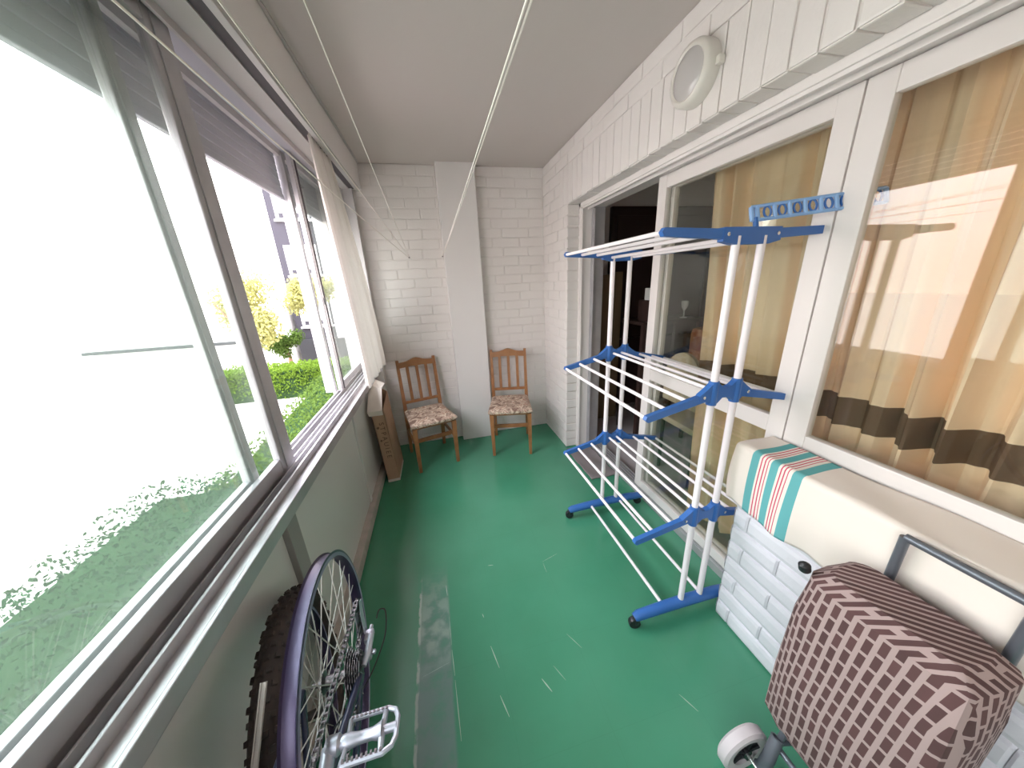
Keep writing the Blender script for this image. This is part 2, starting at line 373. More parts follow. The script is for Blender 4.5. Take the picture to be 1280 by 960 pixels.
# back wall: brick left and right of a plastered pilaster
b = MB(); b.box((XL - 0.12, YB, 0), (XR + 0.02, YB + 0.2, H))
brick_field(b, (XL + 0.10, YB, 0.0), (1, 0, 0), (0, 0, 1), (0, -1, 0), 0.13 - XL - 0.10, H, seed=3)
brick_field(b, (0.44, YB, 0.0), (1, 0, 0), (0, 0, 1), (0, -1, 0), XR - 0.44, H, seed=4, stag=0.45)
wb = b.build('wall_back', 'paint'); struct(wb, 'white painted brick end wall behind the two chairs', 'wall')
MB().box((0.13, YB - 0.09, 0.0), (0.44, YB, H), bev=0.004).build('pilaster', 'plaster', wb)
MB().box((XL - 0.02, YB - 0.09, 0), (XL + 0.085, YB, H), bev=0.003).build('corner_post', 'plaster', wb)

# right wall: brick return beside the door, soldier course over it, two courses to the ceiling
YD = 2.48; ZD = 2.03; ZS = 2.28; YW = 0.84; XP = 1.106
b = MB()
b.box((XR, YD, 0), (1.36, YB + 0.2, H)); b.box((XR, YN, ZD), (1.36, YD + 0.001, H))
brick_field(b, (XR, YB, 0), (0, -1, 0), (0, 0, 1), (-1, 0, 0), YB - YD, ZD, seed=5, bl=0.26)
brick_field(b, (XR, YN, ZS), (0, 1, 0), (0, 0, 1), (-1, 0, 0), YB - YN, H - ZS, bh=0.07, seed=6, dep=0.006)
brick_field(b, (XR, YN, ZD), (0, 0, 1), (0, 1, 0), (-1, 0, 0), ZS - ZD, 2.62 - YN, bl=0.5, bh=0.078, seed=7, stag=0, dep=0.006, gap=0.007)
brick_field(b, (XR, 2.62, ZD), (0, 1, 0), (0, 0, 1), (-1, 0, 0), YB - 2.62, ZS - ZD, seed=9)
brick_field(b, (XR - .003, YD, 0), (1, 0, 0), (0, 0, 1), (0, -1, 0), 0.095, ZD, bl=0.4, seed=8, stag=0, dep=0.012, gap=0.012)
brick_field(b, (XR - .003, YN, ZD), (0, 1, 0), (1, 0, 0), (0, 0, -1), YD - YN, 0.095, bl=0.078, bh=0.095, seed=10, stag=0, dep=0.005)
wr = b.build('wall_right', 'paint'); struct(wr, 'white painted brick wall around the sliding glass door', 'wall')

# brick parapet under the window beside the door
b = MB(); b.box((XP, YN, 0), (1.36, YW, 0.83))
def round_courses(org, U, ul, nrm, z1, seed):
    rnd = random.Random(seed); rows = 10; h = z1 / rows
    for r in range(rows):
        u = -0.13 * (r % 2) - 0.02
        while u < ul:
            u1 = u + 0.25; a = max(u, 0) + 0.0015 * (u > 0); c = min(u1, ul); u = u1
            if c - a < 0.02: continue
            z0 = r * h + .002; zt = (r + 1) * h - .002
            prof = [(0, z0), (0.009, z0 + 0.006), (0.013, z0 + 0.02), (0.013, zt - 0.02), (0.009, zt - 0.006), (0, zt)]
            O = Vector(org); U_ = Vector(U); N_ = Vector(nrm)
            vs = [O + U_ * a + N_ * (p * .5) + Vector((0, 0, z)) for p, z in prof] + [O + U_ * (a + .006) + N_ * p + Vector((0, 0, z)) for p, z in prof] + \
                 [O + U_ * (c - .006) + N_ * p + Vector((0, 0, z)) for p, z in prof] + [O + U_ * c + N_ * (p * .5) + Vector((0, 0, z)) for p, z in prof]
            fs = []
            for k in range(3):
                for i in range(5): fs.append([k * 6 + i, k * 6 + i + 1, (k + 1) * 6 + i + 1, (k + 1) * 6 + i])
            b._add(vs, fs)
round_courses((XP, YN, 0), (0, 1, 0), YW - YN, (-1, 0, 0), 0.83, 2)
round_courses((XP, YW, 0), (1, 0, 0), 0.17, (0, 1, 0), 0.83, 5)
M_['paint_cool'] = mat('white_brick_gloss', (0.71, 0.69, 0.74), 0.42, bump=(50, 0.1), vary=(3, (0.65, 0.63, 0.68)))
pw = b.build('wall_parapet', 'paint_cool'); struct(pw, 'low white painted brick parapet beside the drying rack', 'wall')
MB().box((XP - 0.015, YN, 0.83), (1.30, YW + 0.015, 0.85), bev=0.006).build('sill', 'frame_white', pw)

# left wall: grey panels below the window, curb at its foot
b = MB(); b.box((XL - 0.04, YN, 0), (XL, YB - .09, 0.80))
wlft = b.build('wall_left', 'panel'); struct(wlft, 'grey green metal panelling under the window', 'wall')
p = MB(); p.box((XL - .002, 1.045, 0.07), (XL + 0.022, 1.12, 0.80), bev=0.004); p.build('panel_post', 'panel_post', wlft)
p = MB(); p.box((XL - .002, 1.12, 0.07), (XL + 0.008, 1.132, 0.80)); p.build('panel_bead', 'alu_dull', wlft)
p = MB(); p.box((XL - .002, 2.06, 0.07), (XL + 0.012, 2.10, 0.80), bev=0.003); p.build('panel_joint', 'panel', wlft)
p = MB(); p.box((XL - .002, -0.30, 0.07), (XL + 0.022, -0.22, 0.80), bev=0.004); p.build('panel_post', 'panel_post', wlft)
cu = MB().box((XL - .01, YN, 0), (XL + 0.04, YB - .09, 0.07), bev=0.008).build('baseboard_left', 'curb'); struct(cu, 'scuffed painted curb along the foot of the panelling', 'baseboard')

# bulkhead above the window
b = MB(); b.box((-0.80, YN, 2.235), (-0.45, YB, H), bev=0.003); bk = b.build('trim_1', 'plaster'); struct(bk, 'plain boxed bulkhead between ceiling and window', 'trim')
b = MB(); b.box((-0.448, YN, H - .006), (-0.436, YB, H)); b.build('shadow_bead', 'alu_dull', bk)

# near wall behind the camera
nw = MB().box((XL - 0.12, YN - 0.15, 0), (1.36, YN, H)).build('wall_near', 'plaster'); struct(nw, 'plain white wall closing the balcony behind the viewer', 'wall')

ub = MB(); ub.box((-0.95, -18, 2.68), (9.0, 30, 15.5)); ub.box((-0.765, YB + .25, -2.6), (9.0, 30, 2.67)); ub.box((-0.765, -18, -2.6), (9, YN - .4, 2.67))  # unseen building mass, added to block part of the sky over the garden
uo = ub.build('wall_shade_mass', 'bldg_white'); struct(uo, 'storeys of the balcony\'s own building above and beside it', 'wall')
# ---- window_1 : aluminium frame along the whole left side
w1 = sroot('window_1', 'long aluminium sliding window frame with open middle bay over the garden', 'window', (-0.62, 1.0, 0.84))
b = MB()
b.box((-0.72, YN, 0.800), (-0.545, YB - .09, 0.835), bev=0.003)        # sill board
b.box((-0.550, YN, 0.790), (-0.538, YB - .09, 0.838), bev=0.003)       # drip lip
b.box((-0.585, YN, 0.834), (-0.577, YB - .09, 0.862), bev=0.002)
b.build('sill', 'alu', w1)
b = MB(); b.box((-0.585, YN, 0.834), (-0.583, YB - .09, 0.842)); 
for x in (-0.608, -0.632, -0.656, -0.680): b.box((x - 0.0025, YN, 0.834), (x + 0.0025, YB - .09, 0.872 if x < -.65 else 0.862), bev=0.001)
b.box((-0.72, YN, 0.834), (-0.583, YB - .09, 0.840))
b.build('bottom_track', 'alu', w1)
b = MB(); b.box((-0.475, YN, 2.205), (-0.452, YB - .09, 2.235), bev=0.002); b.box((-0.60, YN, 2.215), (-0.52, YB - .09, 2.235), bev=0.002); b.box((-0.606, YN, 2.190), (-0.596, YB - .09, 2.236), bev=0.002)
b.box((-0.72, YN, 2.19), (-0.70, YB - .09, 2.235)); b.build('head_frame', 'alu_dull', w1)
b = MB(); b.box((-0.72, YN, 2.222), (-0.606, YB - .09, 2.2355)); b.build('head_channel', 'shutter', w1)
b = MB(); b.box((-0.52, YN, 2.222), (-0.475, YB - .09, 2.235)); b.build('curtain_track', 'alu_dark', w1)
b = MB(); b.box((-0.72, YB - .13, 0.84), (-0.57, YB - .085, 2.235), bev=0.003); b.box((-0.57, YB - .11, .84), (-.50, YB - .088, 2.235), bev=.002); b.build('jamb', 'alu_dull', w1)
b = MB(); b.box((-0.712, 2.19, 0.85), (-0.695, 2.23, 2.2), bev=0.002); b.build('fixed_mullion', 'alu', w1)

def sash(name, label, x, y0, y1, sw=0.06, glass='glass_green', fm='alu'):
    r = sroot(name, label, 'window', (x, (y0 + y1) / 2, 0.86))
    z0, z1 = 0.865, 2.215
    for n_, lo, hi in (('stile', (x - .012, y0, z0), (x + .012, y0 + sw, z1)), ('stile', (x - .012, y1 - sw, z0), (x + .012, y1, z1)),
                       ('rail', (x - .011, y0 + sw, z0), (x + .011, y1 - sw, z0 + 0.05)), ('rail', (x - .011, y0 + sw, z1 - 0.05), (x + .011, y1 - sw, z1))):
        m = MB(); m.box(lo, hi, bev=0.003)
        if n_ == 'stile':
            m.box((x + .012, lo[1] + sw * .25, z0), (x + .016, lo[1] + sw * .75, z1), bev=.001)
        m.build(n_, fm, r)
    MB().box((x - .003, y0 + sw * .9, z0 + .045), (x + .003, y1 - sw * .9, z1 - .045)).build('glass', glass, r)
    return r
sash('window_2', 'inner aluminium sliding sash pushed back at the near end', -0.632, 0.10, 1.31, 0.10)
sash('window_3', 'outer aluminium sliding sash stacked behind the near sash', -0.668, -0.02, 1.13, 0.05)
ws = sash('window_4', 'far closed sliding sash with dusty greenish glass beside the white curtain', -0.668, 2.20, 2.91, 0.035)
MB().box((-0.655, 2.21, 1.42), (-0.648, 2.228, 1.46), bev=.002).build('latch', 'black', ws)
MB().box((-0.656, 2.236, .87), (-0.650, 2.250, 2.2)).build('gasket', 'alu_dark', ws)
sash('window_5', 'sash behind the viewer at the near end of the long window', -0.632, -1.15, -0.02, 0.05)

# roller shutters outside the window
def shutter(y0, y1, label, z0):
    r = thing('roller_shutter', label, 'shutter', (-0.76, (y0 + y1) / 2, z0), 'roller shutters outside the window')
    m = MB(); z = z0
    while z < 2.40:
        h = 0.036; m.box((-0.768, y0, z), (-0.756, y1, min(z + h - .002, 2.42)), bev=0.004); z += h
    m.build('slat_panel', 'shutter', r)
    MB().box((-0.772, y0, z0 - 0.03), (-0.752, y1, z0 - .002), bev=0.004).build('bottom_bar', 'shutter', r)
    return r
shutter(-1.15, 2.27, 'grey slatted roller shutter half lowered outside the open bay', 2.03)
shutter(2.35, 2.95, 'grey slatted roller shutter lowered outside the far closed sash', 2.03)
gd = MB().box((-0.785, 2.28, 0.84), (-0.735, 2.34, 2.235), bev=0.003).build('trim_2', 'alu'); struct(gd, 'upright shutter guide between the two roller shutters', 'trim')
ow = MB(); ow.box((-0.79, YN - .3, -2.6), (-0.725, YB + .2, 0.76)); o = ow.build('wall_outside', 'bldg_white'); struct(o, 'outer face of the balcony parapet above the garden', 'wall')
o = MB().box((-0.765, YB - .085, 0.76), (-0.72, YB + .2, 2.24)).build('wall_outside_end', 'plaster'); struct(o, 'outer pier at the far end of the window', 'wall')
o = MB().box((-0.765, YN - .25, 0.76), (-0.72, YN, 2.24)).build('wall_outside_near', 'plaster'); struct(o, 'outer pier at the near end of the window', 'wall')

# ---- sliding door to the room
d0 = sroot('door_1', 'white framed opening of the sliding glass door', 'door', (1.28, 1.6, 0))
m = MB(); m.box((1.142, YD - .035, 0.0), (1.235, YD, ZD), bev=.003); m.box((1.150, YD - .047, 0.0), (1.162, YD - .03, ZD), bev=.002); m.build('jamb', 'frame_white', d0)
m = MB(); m.box((1.235, YD - .055, 0.0), (1.335, YD, ZD), bev=.003); m.box((1.242, YD - .068, 0.0), (1.252, YD - .05, ZD - .04), bev=.001); m.build('inner_jamb', 'alu', d0)
m = MB(); m.box((1.142, YN, ZD - .03), (1.335, YD, ZD), bev=.003); m.box((1.150, YN, ZD - .042), (1.160, YD, ZD - .028), bev=.002); m.box((1.20, YN, ZD - .046), (1.207, YD, ZD - .028), bev=.002); m.build('head', 'frame_white', d0)
m = MB(); m.box((1.262, YW, 0.0), (1.36, YD, 0.045), bev=.003)
for x in (1.27, 1.292, 1.314, 1.338): m.box((x - .003, YW, .04), (x + .003, YD, .060), bev=.001)
m.build('threshold', 'alu', d0)
def leaf(name, label, x, y0, y1, transom=0.90, sw=.06, z0=0.062, z1=1.998):
    r = sroot(name, label, 'door', (x, (y0 + y1) / 2, z0))
    for n_, lo, hi in (('stile', (x - .016, y0, z0), (x + .016, y0 + sw, z1)), ('stile', (x - .016, y1 - sw, z0), (x + .016, y1, z1)),
                       ('rail', (x - .015, y0 + sw, z0), (x + .015, y1 - sw, z0 + 0.055)), ('rail', (x - .015, y0 + sw, z1 - 0.065), (x + .015, y1 - sw, z1))):
        MB().box(lo, hi, bev=.003).build(n_, 'frame_white', r)
    if transom:
        MB().box((x - .015, y0 + sw, transom - .035), (x + .015, y1 - sw, transom + .035), bev=.003).build('transom', 'frame_white', r)
        MB().box((x - .003, y0 + sw * .9, z0 + .05), (x + .003, y1 - sw * .9, transom - .03)).build('lower_glass', 'glass_clear', r)
        MB().box((x - .003, y0 + sw * .9, transom + .03), (x + .003, y1 - sw * .9, z1 - .06)).build('upper_glass', 'glass_clear', r)
    else: MB().box((x - .003, y0 + sw * .9, z0 + .05), (x + .003, y1 - sw * .9, z1 - .06)).build('glass', 'glass_clear', r)
    return r
leaf('door_2', 'closed glazed sliding door leaf with mid rail behind the drying rack', 1.285, YW + .01, 1.735, .90, .065)
leaf('door_3', 'second glazed leaf slid open behind the first', 1.325, YW + .03, 1.70, None, .05)
leaf('window_6', 'fixed window light above the brick parapet beside the door', 1.285, -1.18, YW + .005, None, .07, 0.852, 1.998)

# ---- room beyond the door
rf = MB().box((1.36, -0.6, -0.12), (4.4, 4.4, 0.0)).build('floor_room', 'room_floor'); struct(rf, 'pale tiled floor of the room beyond the door', 'floor')
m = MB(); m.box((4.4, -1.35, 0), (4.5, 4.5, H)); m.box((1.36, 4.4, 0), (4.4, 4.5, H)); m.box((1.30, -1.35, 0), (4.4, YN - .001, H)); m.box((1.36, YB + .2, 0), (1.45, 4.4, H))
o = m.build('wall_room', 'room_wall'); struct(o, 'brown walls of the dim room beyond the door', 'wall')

# ================================================================== DRYING RACK
RY0, RY1 = 0.88, 1.60
rk = thing('drying_rack', 'three tier white and blue folding clothes drying rack standing before the glass door', 'drying rack', (0.98, 1.24, 0))
for y in (RY0, RY1):
    for x in (0.935, 1.035):
        MB().tube([(x, y, 0.05), (x, y, 1.60)], 0.0125, 14).build('post', 'rod', rk, smooth=True)
    # foot bar with castors
    m = MB(); m.tube([(0.70, y, 0.055), (0.72, y, 0.062), (0.85, y, 0.068), (0.985, y, 0.07), (1.12, y, 0.068), (1.215, y, 0.062), (1.235, y, 0.055)], [0.017, 0.022, 0.024, 0.025, 0.024, 0.022, 0.017], 14)
    ft = m.build('foot_bar', 'blue', rk, smooth=True)
    for x in (0.715, 1.215):
        m = MB(); m.lathe([(0.008, -.013), (.024, -.012), (.026, -.006), (.026, .006), (.024, .012), (.008, .013)], (x - .012, y, 0.0262), (0.25, 1, 0), 20)
        m.box((x - .016, y - .017, .024), (x + .004, y + .017, .060), bev=.005)
        m.build('castor', 'black', ft, smooth=True)
for x in (0.85, 1.055): 
    MB().tube([(x, RY0, .068), (x, RY1, .068)], 0.008, 10).build('base_rail', 'rod', rk, smooth=True)
def tier(z, droop, top=False):
    for y in (RY0, RY1):
        s = -1 if y == RY0 else 1
        m = MB()
        # centre bracket: web with two sockets
        pts = [(0.875, z - .012), (0.90, z + .006), (0.925, z + .028), (0.945, z + .030), (0.965, z + .012), (0.985, z + .006), (1.005, z + .012), (1.025, z + .030), (1.045, z + .028), (1.07, z + .006), (1.095, z - .012),
               (1.095, z - .034), (1.06, z - .036), (1.045, z - .05), (1.02, z - .05), (1.0, z - .030), (0.97, z - .030), (0.95, z - .05), (0.925, z - .05), (0.91, z - .036), (0.875, z - .034)]
        if top: pts = [(0.875, z + .020), (1.095, z + .020), (1.095, z - .020), (1.05, z - .030), (0.92, z - .030), (0.875, z - .020)]
        m.prism([(px, y - .011, pz) for px, pz in pts], (0, .022, 0))
        if not top:
            for x in (.935, 1.035): m.tube([(x, y, z - .055), (x, y, z + .034)], .0175, 14)
        br = m.build('bracket', 'blue', rk)
        for x in (0.89, 1.08): MB().lathe([(.006, 0), (.006, .0035), (.003, .005)], (x, y + s * .011, z - (.0 if top else .02)), (0, s, 0), 10).build('screw', 'chrome', br)
        for sd in (-1, 1):
            x0 = .985 + sd * .095; x1 = .985 + sd * .315
            z1 = z + (0.0 if top else -.022); ze = z1 - droop
            m = MB(); d = Vector((x1 - x0, 0, ze - z1)).normalized(); up = Vector((-d.z, 0, d.x)) * (1 if sd > 0 else -1)
            if up.z < 0: up = -up
            a = Vector((x0 - sd * .02, y - .009, z1)); e = Vector((x1, y - .009, ze)); hh = .015
            m.prism([a + up * hh, e + up * hh * .8, e + d * .008, e - up * hh * .8, a - up * hh], (0, .018, 0)); m.build('wing_arm', 'blue', rk)
    for sd in (-1, 1):
        for k in range(4):
            off = (.062, .145, .23, .312)[k]
            x = .985 + sd * off; zz = z + (0.0 if top else -.022) - droop * max(0, (off - .095) / .22)
            if k == 0: zz = z - (.012 if top else .002)
            if k == 0 and not top: continue
            MB().tube([(x, RY0, zz), (x, RY1, zz)], 0.0072, 8).build('rod', 'rod', rk, smooth=True)
    if not top:
        for x in (.96, 1.01): MB().tube([(x, RY0, z - .012), (x, RY1, z - .012)], 0.0072, 8).build('rod', 'rod', rk, smooth=True)
tier(1.605, -0.010, True); tier(1.095, .052); tier(0.560, .052)

# blue plastic strip with holes on the rack top
pg = thing('hanger_strip', 'pale blue plastic strip with oval holes lying on top of the drying rack', 'hanger strip', (1.06, 0.86, 1.64))
m = MB()
n = 8; L_ = .36; hh = .044
ax = Vector((1, -.45, .07)).normalized(); o0 = Vector((1.045, 0.935, 1.650)); t_ = Vector((0, .010, 0)); upv = Vector((-0.05, .22, 1)).normalized()
def P(u, v): return o0 + ax * u + upv * v
m.tube([P(0, 0), P(0, hh)], .006, 8)
m.tube([P(0, hh), P(L_, hh)], .0055, 8); m.tube([P(0, .002), P(L_, .002)], .0055, 8); m.tube([P(L_, 0), P(L_, hh)], .006, 8)
m.box((-.012, -.005, 0), (.012, .005, hh)); 
m.v[-24:] = m.v[-24:]
strip = m
strip2 = MB()
strip2.tube([P(0, 0), P(0, hh)], .007, 8); strip2.tube([P(0.016, 0), P(0.016, hh)], .007, 8)
strip2.tube([P(0, hh), P(L_, hh)], .0055, 8); strip2.tube([P(0, .002), P(L_, .002)], .0055, 8); strip2.tube([P(L_, 0), P(L_, hh)], .006, 8)
for k in range(n): 
    u0 = .024 + (k + 1) * (L_ - .024) / n; strip2.tube([P(u0, 0), P(u0, hh)], .0065, 8)
strip2.build('rail', 'blue_light', pg, smooth=True)
for k in range(n):
    uc = .024 + (k + .5) * (L_ - .024) / n
    MB().tube([P(uc + .010 * math.cos(a), hh / 2 + .001 + .017 * math.sin(a)) for a in [2 * PI * i / 16 for i in range(16)]], .0032, 6, closed=True).build('ring', 'blue', pg, smooth=True)
MB().tube([P(.01, -.034), P(.01, .01)], .008, 8).build('clip', 'blue', pg, smooth=True)

# ================================================================== CLOTHESLINES
hk = []
for x, lb in ((-0.16, 'small dark screw hook on the brick left of the pilaster, taking three lines'), (0.118, 'small dark screw hook on the brick at the left edge of the pilaster')):
    h = MB(); h.tube([(x, YB, 1.735), (x, YB - .022, 1.735)], .006, 8)
    h.tube([(x, YB - .02, 1.735)] + [(x + .009 * math.sin(a), YB - .029 + .009 * math.cos(a), 1.735 + .002 * a) for a in [PI * 2 * i / 12 for i in range(11)]], .0022, 6)
    h.lathe([(.010, 0), (.010, .003), (.005, .005)], (x, YB, 1.735), (0, -1, 0), 12)
    tag(h.build('wall_hook', 'steel', smooth=True), lb, 'hook', 'hooks for the clotheslines')
def line(a, through, yend, label, r=.0012):
    a = Vector(a); t = Vector(through); d = (t - a); e = a + d * ((yend - a.y) / d.y)
    pts = [a.lerp(e, i / 12) + Vector((0, 0, -.012 * math.sin(PI * i / 12))) for i in range(13)]
    return tag(MB().tube(pts, r, 6).build('clothesline', 'rope', smooth=True), label, 'clothesline', 'clotheslines strung over the balcony')
A = (-.158, YB - .035, 1.739)
line(A, (-0.115, 0.572, 1.862), YN, 'cream clothesline crossing the ceiling view just left of the middle')
line(A, (-0.217, 0.601, 1.862), YN, 'cream clothesline running up beside the window bulkhead')
line((-.165, YB - .035, 1.735), (-0.215, 0.53, 1.737), YN, 'lowest thin cream clothesline crossing in front of the window')
line((.116, YB - .035, 1.737), (0.116, 0.5, 1.757), YN, 'left strand of the doubled cream clothesline from the pilaster hook')
line((.120, YB - .035, 1.737), (0.1205, 0.5, 1.757), YN, 'right strand of the doubled cream clothesline from the pilaster hook')

# ================================================================== WALL LAMP
lc = (XR - .006, 1.245, 2.185)
lp = thing('wall_lamp', 'round white bulkhead lamp on the brick above the glass door', 'lamp', lc)
MB().lathe([(.096, 0), (.098, .010), (.097, .040), (.091, .052), (.080, .057), (.074, .053), (.074, .03)], lc, (-1, 0, 0), 48).build('casing', 'lamp_white', lp, smooth=True)
MB().lathe([(.075, .035), (.075, .050), (.066, .057), (.045, .063), (.020, .067), (.002, .068)], lc, (-1, 0, 0), 40).build('diffuser', 'lamp_glass', lp, smooth=True)
MB().box((XR - .03, 1.132, 2.165), (XR - .006, 1.155, 2.19), bev=.004).build('clip', 'lamp_white', lp)

# ================================================================== CHAIRS
def make_chair(label):
    # local frame: x across, y depth (front at 0, back +), built at the origin
    r = thing('dining_chair', label, 'chair', (0, 0, 0), 'wooden chairs at the end wall')
    w = .165
    for sx in (-1, 1):
        m = MB(); q = lambda z, t: [(sx * w - t, .0 - t, z), (sx * w + t, -t, z), (sx * w + t, t, z), (sx * w - t, t, z)]
        a = [Vector(v) for v in q(0, .012)]; c = [Vector(v) for v in q(.40, .018)]
        m._add(a + c, [[3, 2, 1, 0], [4, 5, 6, 7], [0, 1, 5, 4], [1, 2, 6, 5], [2, 3, 7, 6], [3, 0, 4, 7]])
        m.build('leg', 'wood', r)
    for sx in (-1, 1):
        m = MB(); secs = [(.40, 0, .012), (.375, .20, .015), (.365, .42, .016), (.372, .55, .014), (.415, .89, .012)]
        vs = []; fs = []
        for y, z, t in secs: vs += [(sx * (w - .005) - t, y - t, z), (sx * (w - .005) + t, y - t, z), (sx * (w - .005) + t, y + t, z), (sx * (w - .005) - t, y + t, z)]
        for i in range(4):
            for j in range(4): fs.append([i * 4 + j, i * 4 + (j + 1) % 4, i * 4 + 4 + (j + 1) % 4, i * 4 + 4 + j])
        fs += [[3, 2, 1, 0], [16, 17, 18, 19]]; m._add(vs, fs); m.build('back_post', 'wood', r)
    m = MB()   # crest rail with a raised middle
    top = []; N = 24
    for i in range(N + 1):
        u = -1 + 2 * i / N; x = u * (w - .002)
        h = .868 + .030 * math.exp(-(u / .38) ** 2) + .012 * (abs(u) > .86) * 0
        top.append((x, h))
    poly = [(x, .405, z) for x, z in top] + [(w - .002, .400, .820), (.05, .400, .828), (-.05, .400, .828), (-w + .002, .400, .820)]
    m.prism(poly, (0, .022, 0)); m.build('crest_rail', 'wood', r)
    MB().box((-w + .01, .365, .497), (w - .01, .383, .522), bev=.003).build('lower_back_rail', 'wood', r)
    for x in (-.083, 0, .083):
        m = MB(); m.prism([(x - .013, .368, .515), (x + .013, .368, .515), (x + .013, .408, .83), (x - .013, .408, .83)], (0, .010, 0)); m.build('back_slat', 'wood', r)
    # seat: padded trapezoid
    m = MB(); NX, NY = 14, 14
    def top_(u, v):
        x = (u - .5) * 2; hw = .192 - .022 * v; y = -.025 + .395 * v + .008 * (1 - x * x) * (-1 if v < .5 else 0)
        ex = max(0, 1 - abs(x) ** 6) ; ey = 1 - abs(2 * v - 1) ** 6
        return (x * hw, y, .438 + .020 * (max(0, ex * ey)) ** .5)
    m.grid(top_, NX, NY)
    ring = [top_(i / NX, 0) for i in range(NX)] + [top_(1, j / NY) for j in range(NY)] + [top_(1 - i / NX, 1) for i in range(NX)] + [top_(0, 1 - j / NY) for j in range(NY)]
    low = [(x * .985, (y - .17) * .985 + .17, .412) for x, y, z in ring]; mid = [(x * 1.012, (y - .17) * 1.012 + .17, .425) for x, y, z in ring]; k = len(ring)
    m._add(ring + mid + low, [[i, (i + 1) % k, k + (i + 1) % k, k + i] for i in range(k)] + [[k + i, k + (i + 1) % k, 2 * k + (i + 1) % k, 2 * k + i] for i in range(k)] + [[2 * k + i for i in range(k)]])
    m.build('seat', 'floral', r, smooth=True)
    m = MB(); m.box((-w + .01, -.010, .392), (w - .01, .008, .413), bev=.002); m.box((-w + .012, .36, .372), (w - .012, .376, .413), bev=.002)
    for sx in (-1, 1): m.box((sx * w - .009, .01, .385), (sx * w + .009, .36, .413), bev=.002)
    m.build('seat_frame', 'wood', r)
    for sx in (-1, 1): MB().box((sx * w - .008, .01, .235), (sx * w + .008, .37, .262), bev=.003).build('stretcher', 'wood', r)
    MB().box((-w + .008, .085, .228), (w - .008, .102, .262), bev=.003).build('stretcher', 'wood', r)
    return r
ch1 = make_chair('light brown wooden slat back chair with floral seat right of the pilaster, in the corner')
ch1.location = (0.535, 2.50, 0); ch1.rotation_euler = (0, 0, math.radians(-13))
ch2 = dup(ch1, (-0.115, 2.50, 0), math.radians(15), label='wooden slat back chair with floral seat left of the pilaster, beside the cardboard box')

# ================================================================== CARDBOARD BOX
bx = thing('cardboard_box', 'tall narrow brown cardboard box with white top flap, stood open against the panelling', 'box', (-.50, 2.62, 0))
x0, x1, y0, y1, zt = -.525, -.435, 2.385, 2.70, .62
tl = Matrix.Rotation(math.radians(-3.0), 3, 'Y')
def BX(x, y, z): 
    v = Vector((x - x0, y, z)); v = tl @ v; return Vector((v.x + x0, v.y, v.z + .003))
def plate(m, c, d): m.prism([BX(*p) for p in c], d)
m = MB()
plate(m, [(x0, y0, 0.02), (x1, y0, 0.02), (x1, y0, zt), (x0, y0, zt)], (0, .004, 0))
plate(m, [(x1, y0, 0.02), (x1, y1, 0.02), (x1, y1, zt + .05), (x1, y0, zt)], (-.004, 0, 0))
plate(m, [(x0, y0, 0.02), (x0, y1, 0.02), (x0, y1, zt + .12), (x0, y0, zt)], (.004, 0, 0))
plate(m, [(x0, y1, 0.02), (x1, y1, 0.02), (x1, y1, zt + .05), (x0, y1, zt + .12)], (0, -.004, 0))
m.build('carton', 'card', bx)
m = MB(); plate(m, [(x0 - .001, y0 - .001, 0), (x1 + .001, y0 - .001, 0), (x1 + .001, y0 - .001, .022), (x0 - .001, y0 - .001, .022)], (0, .3, 0)); m.build('white_base', 'card_white', bx)
m = MB()
plate(m, [(x0 - .02, y0 - .012, zt + .005), (x1 - .004, y0 - .012, zt), (x1 + .0, y0 + .13, zt + .13), (x0 + .0, y0 + .15, zt + .165)], (0, .002, .004))
plate(m, [(x0 - .02, y0 - .012, zt + .005), (x1 - .004, y0 - .012, zt), (x1 - .006, y0 - .012, zt - .035), (x0 - .015, y0 - .012, zt - .03)], (0, .004, 0))
plate(m, [(x0 + .0, y0 + .152, zt + .165), (x1 + .0, y0 + .132, zt + .13), (x1 + .005, y1 - .05, zt + .13), (x0 + .01, y1 - .05, zt + .19)], (0, .002, .004))
m.build('top_flap', 'card_white', bx)
def text(s, size, mtx, mt, parent, name='lettering', depth=.0004):
    c = bpy.data.curves.new(name, 'FONT'); c.body = s; c.size = size; c.extrude = depth; c.align_x = 'CENTER'; c.align_y = 'CENTER'
    tmp = bpy.data.objects.new(name, c); COL.objects.link(tmp); bpy.context.view_layer.update()
    me = bpy.data.meshes.new_from_object(tmp.evaluated_get(bpy.context.evaluated_depsgraph_get())); bpy.data.objects.remove(tmp)
    o = bpy.data.objects.new(name, me); COL.objects.link(o); me.materials.clear(); me.materials.append(M_[mt])
    o.parent = parent; o.matrix_parent_inverse = Matrix(); o.matrix_local = Matrix.Translation(-Vector(parent.location)) @ mtx
    return o
# writing runs down the narrow front, tops of the letters to the right
ctr = BX((x0 + x1) / 2 + .008, y0 - .0012, .37)
mt_ = Matrix.Translation(ctr) @ (tl.to_4x4()) @ Matrix(((0, 1, 0, 0), (0, 0, -1, 0), (-1, 0, 0, 0), (0, 0, 0, 1)))
text('S T P A U I E E', .050, mt_, 'ink', bx)
for (u, v, s_) in ((-.022, .485, .012), (-.020, .375, .010)):
    m = MB()
    c = lambda a, b_: BX((x0 + x1) / 2 + u + a, y0 - .0014, v + b_)
    m.prism([c(-s_, 0), c(0, -s_ * 1.2), c(s_, 0), c(0, s_ * .6)], (0, .001, 0))
    m.build('printed_mark', 'ink', bx)

